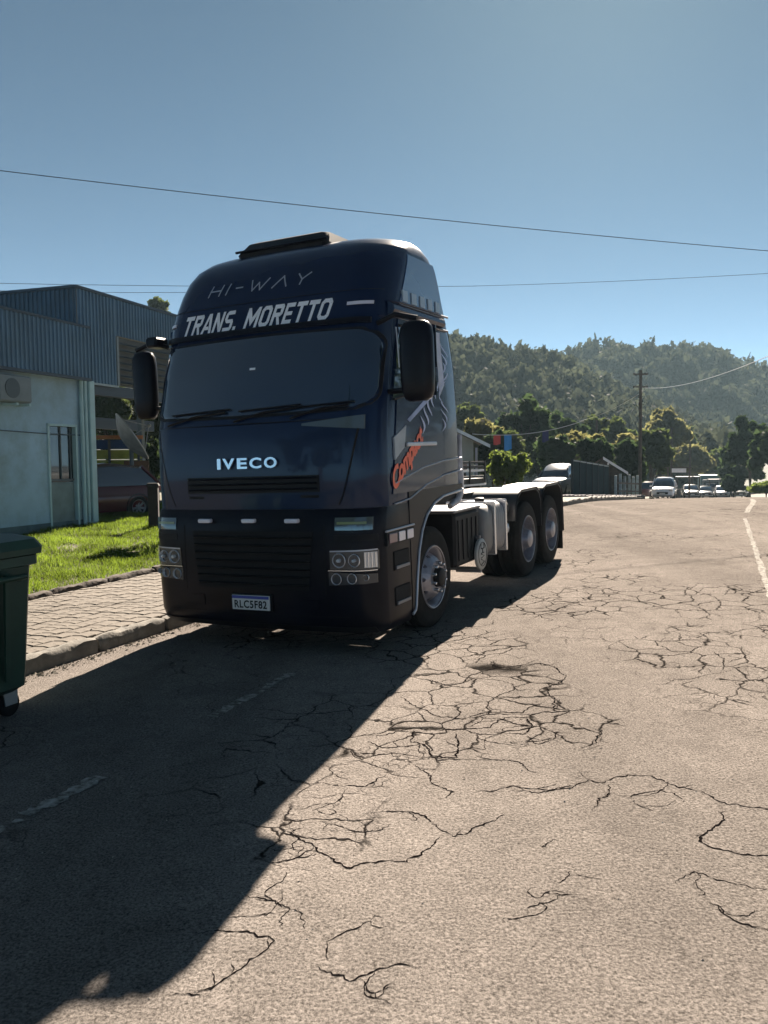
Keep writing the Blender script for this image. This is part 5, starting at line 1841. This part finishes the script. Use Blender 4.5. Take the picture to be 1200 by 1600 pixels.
def leaf_cloud(n, C, Rr, size, up=.35, sd=0, shell=.55, nclump=26, clump=.30):
    """n leaf quads gathered in clumps through an uneven ellipsoid crown"""
    g = np.random.default_rng(sd)
    dirs = g.normal(size=(nclump, 3)); dirs /= np.linalg.norm(dirs, axis=1)[:, None]
    dirs[:, 2] = np.where(dirs[:, 2] < -.45, -dirs[:, 2], dirs[:, 2])
    rad = shell + (1 - shell) * g.random(nclump) ** .6
    cc = dirs * rad[:, None] * .80 * g.uniform(.72, 1.28, nclump)[:, None]
    cs = clump * g.uniform(.6, 1.25, nclump)
    idx = g.integers(0, nclump, n)
    v = g.normal(size=(n, 3)); v /= np.linalg.norm(v, axis=1)[:, None]
    pos = cc[idx] + v * (cs[idx] * g.random(n) ** .45)[:, None]
    pos = pos * np.array(Rr) + np.array(C)
    nrm = g.normal(size=(n, 3)) + v * .7 + np.array([0, 0, up])
    nrm /= np.linalg.norm(nrm, axis=1)[:, None]
    t = np.cross(nrm, g.normal(size=(n, 3))); t /= np.linalg.norm(t, axis=1)[:, None]
    b = np.cross(nrm, t)
    s = size * g.uniform(.5, 1.6, n)[:, None]
    k = g.uniform(.45, .8, n)[:, None]
    V = np.stack([pos - t * s, pos + b * s * k, pos + t * s, pos - b * s * k], 1)
    return V, cc * np.array(Rr) + np.array(C)


def tree(name, px, top_py, half_px, d, kind, label, n=3600, base=None, squash=None, sd=0, size=None, crown_low=.28, cat="tree", group="trees beyond the street", yoff=0):
    p = at(px, d)
    H = zat(top_py, d, px) - p[2]
    Rx = half_px / FPX * d
    Rz = H * (1 - crown_low) / 2
    root = empty(name, placed(p, 0), label, cat, group)
    V, cc = leaf_cloud(n, (0, 0, H - Rz), (Rx, Rx * .9, Rz), size or max(.09, d * .0042), sd=sd, nclump=44, clump=.24, shell=.42)
    o = link("crown", quads_mesh("crown", V, LM[kind]), root)
    b = MB()
    hz = H * crown_low + Rz * .6
    b.tube([(0, 0, -.4), (.03 * H * .1, 0, hz * .5), (0, .0, hz), (0, 0, H - Rz * .6)], [max(.08, H * .022), max(.07, H * .018), max(.05, H * .013), .03], 8)
    for c in cc[:8]:
        z0 = min(hz, c[2] - .1)
        b.tube([(0, 0, max(.2, z0 * .72)), (c[0] * .45, c[1] * .45, (z0 * .72 + c[2]) / 2 + .1), tuple(c)], [max(.05, H * .010), max(.035, H * .007), .02], 6)
    o2 = b.build("trunk", bark, None, 60); o2.parent = root
    return root


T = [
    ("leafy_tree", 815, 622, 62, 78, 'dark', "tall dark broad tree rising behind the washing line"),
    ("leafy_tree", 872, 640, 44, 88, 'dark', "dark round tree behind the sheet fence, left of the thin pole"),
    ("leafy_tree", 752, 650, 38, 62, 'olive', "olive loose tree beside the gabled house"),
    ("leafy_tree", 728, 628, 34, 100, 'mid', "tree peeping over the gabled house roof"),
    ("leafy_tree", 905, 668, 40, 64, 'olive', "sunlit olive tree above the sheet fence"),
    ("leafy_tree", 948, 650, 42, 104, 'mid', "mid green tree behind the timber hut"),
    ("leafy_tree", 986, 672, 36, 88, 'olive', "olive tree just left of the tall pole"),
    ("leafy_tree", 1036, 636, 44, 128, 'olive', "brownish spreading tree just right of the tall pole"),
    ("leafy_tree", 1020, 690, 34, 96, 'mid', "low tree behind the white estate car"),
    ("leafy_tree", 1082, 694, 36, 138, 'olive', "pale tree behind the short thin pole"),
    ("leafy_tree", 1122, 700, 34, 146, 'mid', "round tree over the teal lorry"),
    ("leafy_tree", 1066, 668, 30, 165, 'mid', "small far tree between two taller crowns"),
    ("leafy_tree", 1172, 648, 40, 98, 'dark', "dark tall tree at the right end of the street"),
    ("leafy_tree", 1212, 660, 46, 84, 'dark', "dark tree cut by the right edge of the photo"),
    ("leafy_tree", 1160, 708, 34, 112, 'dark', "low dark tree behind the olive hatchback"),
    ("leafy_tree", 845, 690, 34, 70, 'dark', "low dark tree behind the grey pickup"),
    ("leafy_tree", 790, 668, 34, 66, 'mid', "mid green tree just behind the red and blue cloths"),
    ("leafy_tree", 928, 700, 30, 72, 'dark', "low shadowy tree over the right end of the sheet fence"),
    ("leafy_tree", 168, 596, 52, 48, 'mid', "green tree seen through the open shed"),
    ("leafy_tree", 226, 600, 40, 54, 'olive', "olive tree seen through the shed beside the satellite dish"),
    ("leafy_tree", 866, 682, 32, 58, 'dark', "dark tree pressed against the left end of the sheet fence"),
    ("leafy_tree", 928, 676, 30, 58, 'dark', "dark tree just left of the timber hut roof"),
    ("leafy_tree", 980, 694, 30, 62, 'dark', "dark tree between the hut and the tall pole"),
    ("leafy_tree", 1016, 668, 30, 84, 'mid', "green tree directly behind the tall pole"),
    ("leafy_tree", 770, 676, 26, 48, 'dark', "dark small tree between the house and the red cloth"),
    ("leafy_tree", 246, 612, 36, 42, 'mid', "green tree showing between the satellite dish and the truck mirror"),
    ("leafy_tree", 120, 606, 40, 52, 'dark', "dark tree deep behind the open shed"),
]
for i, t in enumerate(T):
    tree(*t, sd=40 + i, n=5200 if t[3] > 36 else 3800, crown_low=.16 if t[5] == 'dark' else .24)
tree("flat_topped_tree", 253, 466, 19, 95, 'mid', "slender tree with a small flat crown above the shed roof", n=1500, crown_low=.86, sd=91, size=.30, group=None)
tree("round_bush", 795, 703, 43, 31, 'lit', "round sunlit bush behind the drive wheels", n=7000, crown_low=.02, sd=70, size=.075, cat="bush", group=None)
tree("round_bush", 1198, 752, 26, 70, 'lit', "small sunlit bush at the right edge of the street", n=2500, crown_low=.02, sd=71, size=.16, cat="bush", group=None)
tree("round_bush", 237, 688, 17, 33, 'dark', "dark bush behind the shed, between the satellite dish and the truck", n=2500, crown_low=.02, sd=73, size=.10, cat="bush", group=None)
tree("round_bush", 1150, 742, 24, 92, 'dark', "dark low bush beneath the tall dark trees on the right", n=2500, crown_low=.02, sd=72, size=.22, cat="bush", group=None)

# unseen trees added behind and right of the camera to darken the truck's reflections
for i, (x, y, H, R) in enumerate(((-7.5, -4.5, 10, 3.0), (-3, -17, 8, 3.8), (4, -15, 7, 3.2), (11, -13, 8.5, 3.8), (-15, -6, 7, 3.2), (17, 17, 8, 3.4), (23, 25, 9, 4), (19, 9, 7.5, 3.2), (30, 36, 10, 4.2), (18, 1, 8, 3.4))):
    p = np.array([x, y, ground(x, y)])
    r_o = empty("reflection_tree", placed(p), "leafy tree outside the view, mirrored in the truck's paint and glass", "tree", "trees added outside the view")
    V, _c = leaf_cloud(2200, (0, 0, H * .55), (R, R, H * .45), .22, sd=500 + i, nclump=36, clump=.28)
    link("crown", quads_mesh("crown", V, LM['dark']), r_o)
    o2 = MB().tube([(0, 0, -.4), (0, 0, H * .5)], [.22, .12], 8).build("trunk", bark, None, 60); o2.parent = r_o
# young street tree behind the cab, whose shade falls across the lawn
tree("street_tree", 335, 640, 42, 17.6, 'dark', "young tree on the lawn behind the cab, shading the grass", n=2600, crown_low=.50, sd=77, size=.07, group=None)

# hills
R1 = [(-1600, 660), (-600, 600), (0, 545), (300, 525), (600, 528), (700, 546), (730, 552), (765, 556), (800, 566), (850, 574), (900, 592), (960, 622), (1020, 650), (1100, 690), (1300, 715), (2400, 720)]
R2 = [(-1600, 700), (300, 640), (600, 590), (700, 578), (800, 570), (850, 566), (905, 565), (935, 559), (960, 556), (1000, 562), (1050, 557), (1095, 558), (1125, 567), (1150, 580), (1200, 606), (1260, 640), (1400, 640), (1700, 600), (2400, 590)]
R3 = [(-1600, 700), (600, 640), (1000, 600), (1080, 582), (1130, 573), (1165, 578), (1190, 586), (1215, 582), (1300, 574), (1500, 590), (2400, 660)]
D1, D2, D3 = 270.0, 430.0, 760.0
CAN = 4.5


def ridge_z(px, R, d, can):
    py = np.interp(px, [a for a, _ in R], [b for _, b in R])
    hor = 720.5 - .0122 * (px - 600)
    return (hor - py) / FPX * d - can


def hill_z(px, d):
    z0 = -5.5
    z1 = ridge_z(px, R1, D1, CAN); z2 = ridge_z(px, R2, D2, CAN * 1.15); z3 = ridge_z(px, R3, D3, CAN * 1.5)
    d = np.asarray(d, float)
    z2 = np.maximum(z2, z1 * .5); z3 = np.maximum(z3, -3)
    dip1 = np.minimum(z1, z2) * .86; dip2 = np.minimum(z2, z3) * .80
    s = lambda t: t * t * (3 - 2 * t)
    def seg(a, b, za, zb): return za + (zb - za) * s(np.clip((d - a) / (b - a), 0, 1))
    z = np.where(d < D1, seg(150, D1, z0, z1), np.where(d < 310, seg(D1, 310, z1, dip1), np.where(d < D2, seg(310, D2, dip1, z2),
        np.where(d < 520, seg(D2, 520, z2, dip2), np.where(d < D3, seg(520, D3, dip2, z3), seg(D3, 1000, z3, z0))))))
    return z


pxs = np.concatenate([np.arange(-1500, 560, 60), np.arange(560, 1400, 12), np.arange(1400, 2400, 60)]).astype(float)
dss = np.concatenate([np.arange(150, 560, 10), np.arange(560, 1010, 25)]).astype(float)
Pg, Dg = np.meshgrid(pxs, dss, indexing='ij')
Zg = hill_z(Pg, Dg)
Xg = (Pg - 600) / FPX * Dg
nz = len(dss)
me = bpy.data.meshes.new("hills")
me.from_pydata(np.stack([Xg, Dg, Zg], -1).reshape(-1, 3).tolist(), [], [(i * nz + j, (i + 1) * nz + j, (i + 1) * nz + j + 1, i * nz + j + 1) for i in range(len(pxs) - 1) for j in range(nz - 1)])
me.materials.append(mat("hill_undergrowth", (.022, .030, .016), .95, var=.4, vscale=.05))
me.polygons.foreach_set("use_smooth", [True] * len(me.polygons))
link("hills", me, kind='structure')


def canopy():
    g = np.random.default_rng(12)
    proto = []
    for k in range(9):
        V, _ = leaf_cloud(150, (0, 0, 0), (1, 1, .85), .17, sd=300 + k, nclump=13, clump=.36, shell=.5)
        proto.append(V)
    out = []
    def scatter(n, p0, p1, d0, d1, r0, r1, tall=0.0):
        px = g.uniform(p0, p1, n); d = np.sqrt(g.uniform(d0 * d0, d1 * d1, n))
        z = hill_z(px, d); x = (px - 600) / FPX * d
        r = g.uniform(r0, r1, n)
        for i in range(n):
            V = proto[g.integers(0, 9)]
            a = g.uniform(0, 6.28); c, s = math.cos(a), math.sin(a)
            W = V @ np.array([[c, -s, 0], [s, c, 0], [0, 0, 1]]).T
            kz = g.uniform(.8, 1.5)
            W = W * np.array([r[i], r[i], r[i] * kz]) + np.array([x[i], d[i], z[i] + r[i] * kz * .55 + (g.uniform(0, tall) if tall else 0)])
            out.append(W)
    scatter(1150, 660, 1130, 158, 285, 2.4, 5.4)
    scatter(1200, 780, 1320, 290, 445, 3.2, 7.0)
    scatter(520, 1060, 1330, 560, 780, 5, 8)
    scatter(120, -60, 330, 240, 285, 3.0, 4.6)
    # taller heads that break the skylines
    scatter(45, 690, 880, 262, 276, 1.3, 2.2, 4.5)
    scatter(60, 880, 1130, 420, 436, 1.8, 3.2, 5)
    return quads_mesh("hillside_forest", np.concatenate(out), LM['hill'])


link("hillside_forest", canopy(), kind='stuff')

HAZE = True
if HAZE:
    hz = MB().bbox(-1500, 1500, -60, 1080, -12, 128)
    hm = bpy.data.materials.new("haze_air")
    hm.use_nodes = True
    hn = hm.node_tree
    hn.nodes.remove(hn.nodes["Principled BSDF"])
    pv_ = nd(hn, "ShaderNodeVolumePrincipled")
    pv_.inputs["Color"].default_value = (.60, .86, 1.0, 1)
    pv_.inputs["Density"].default_value = .00027
    pv_.inputs["Anisotropy"].default_value = .0
    hn.links.new(pv_.outputs[0], hn.nodes["Material Output"].inputs["Volume"])
    hz.build("haze", hm, kind='stuff')
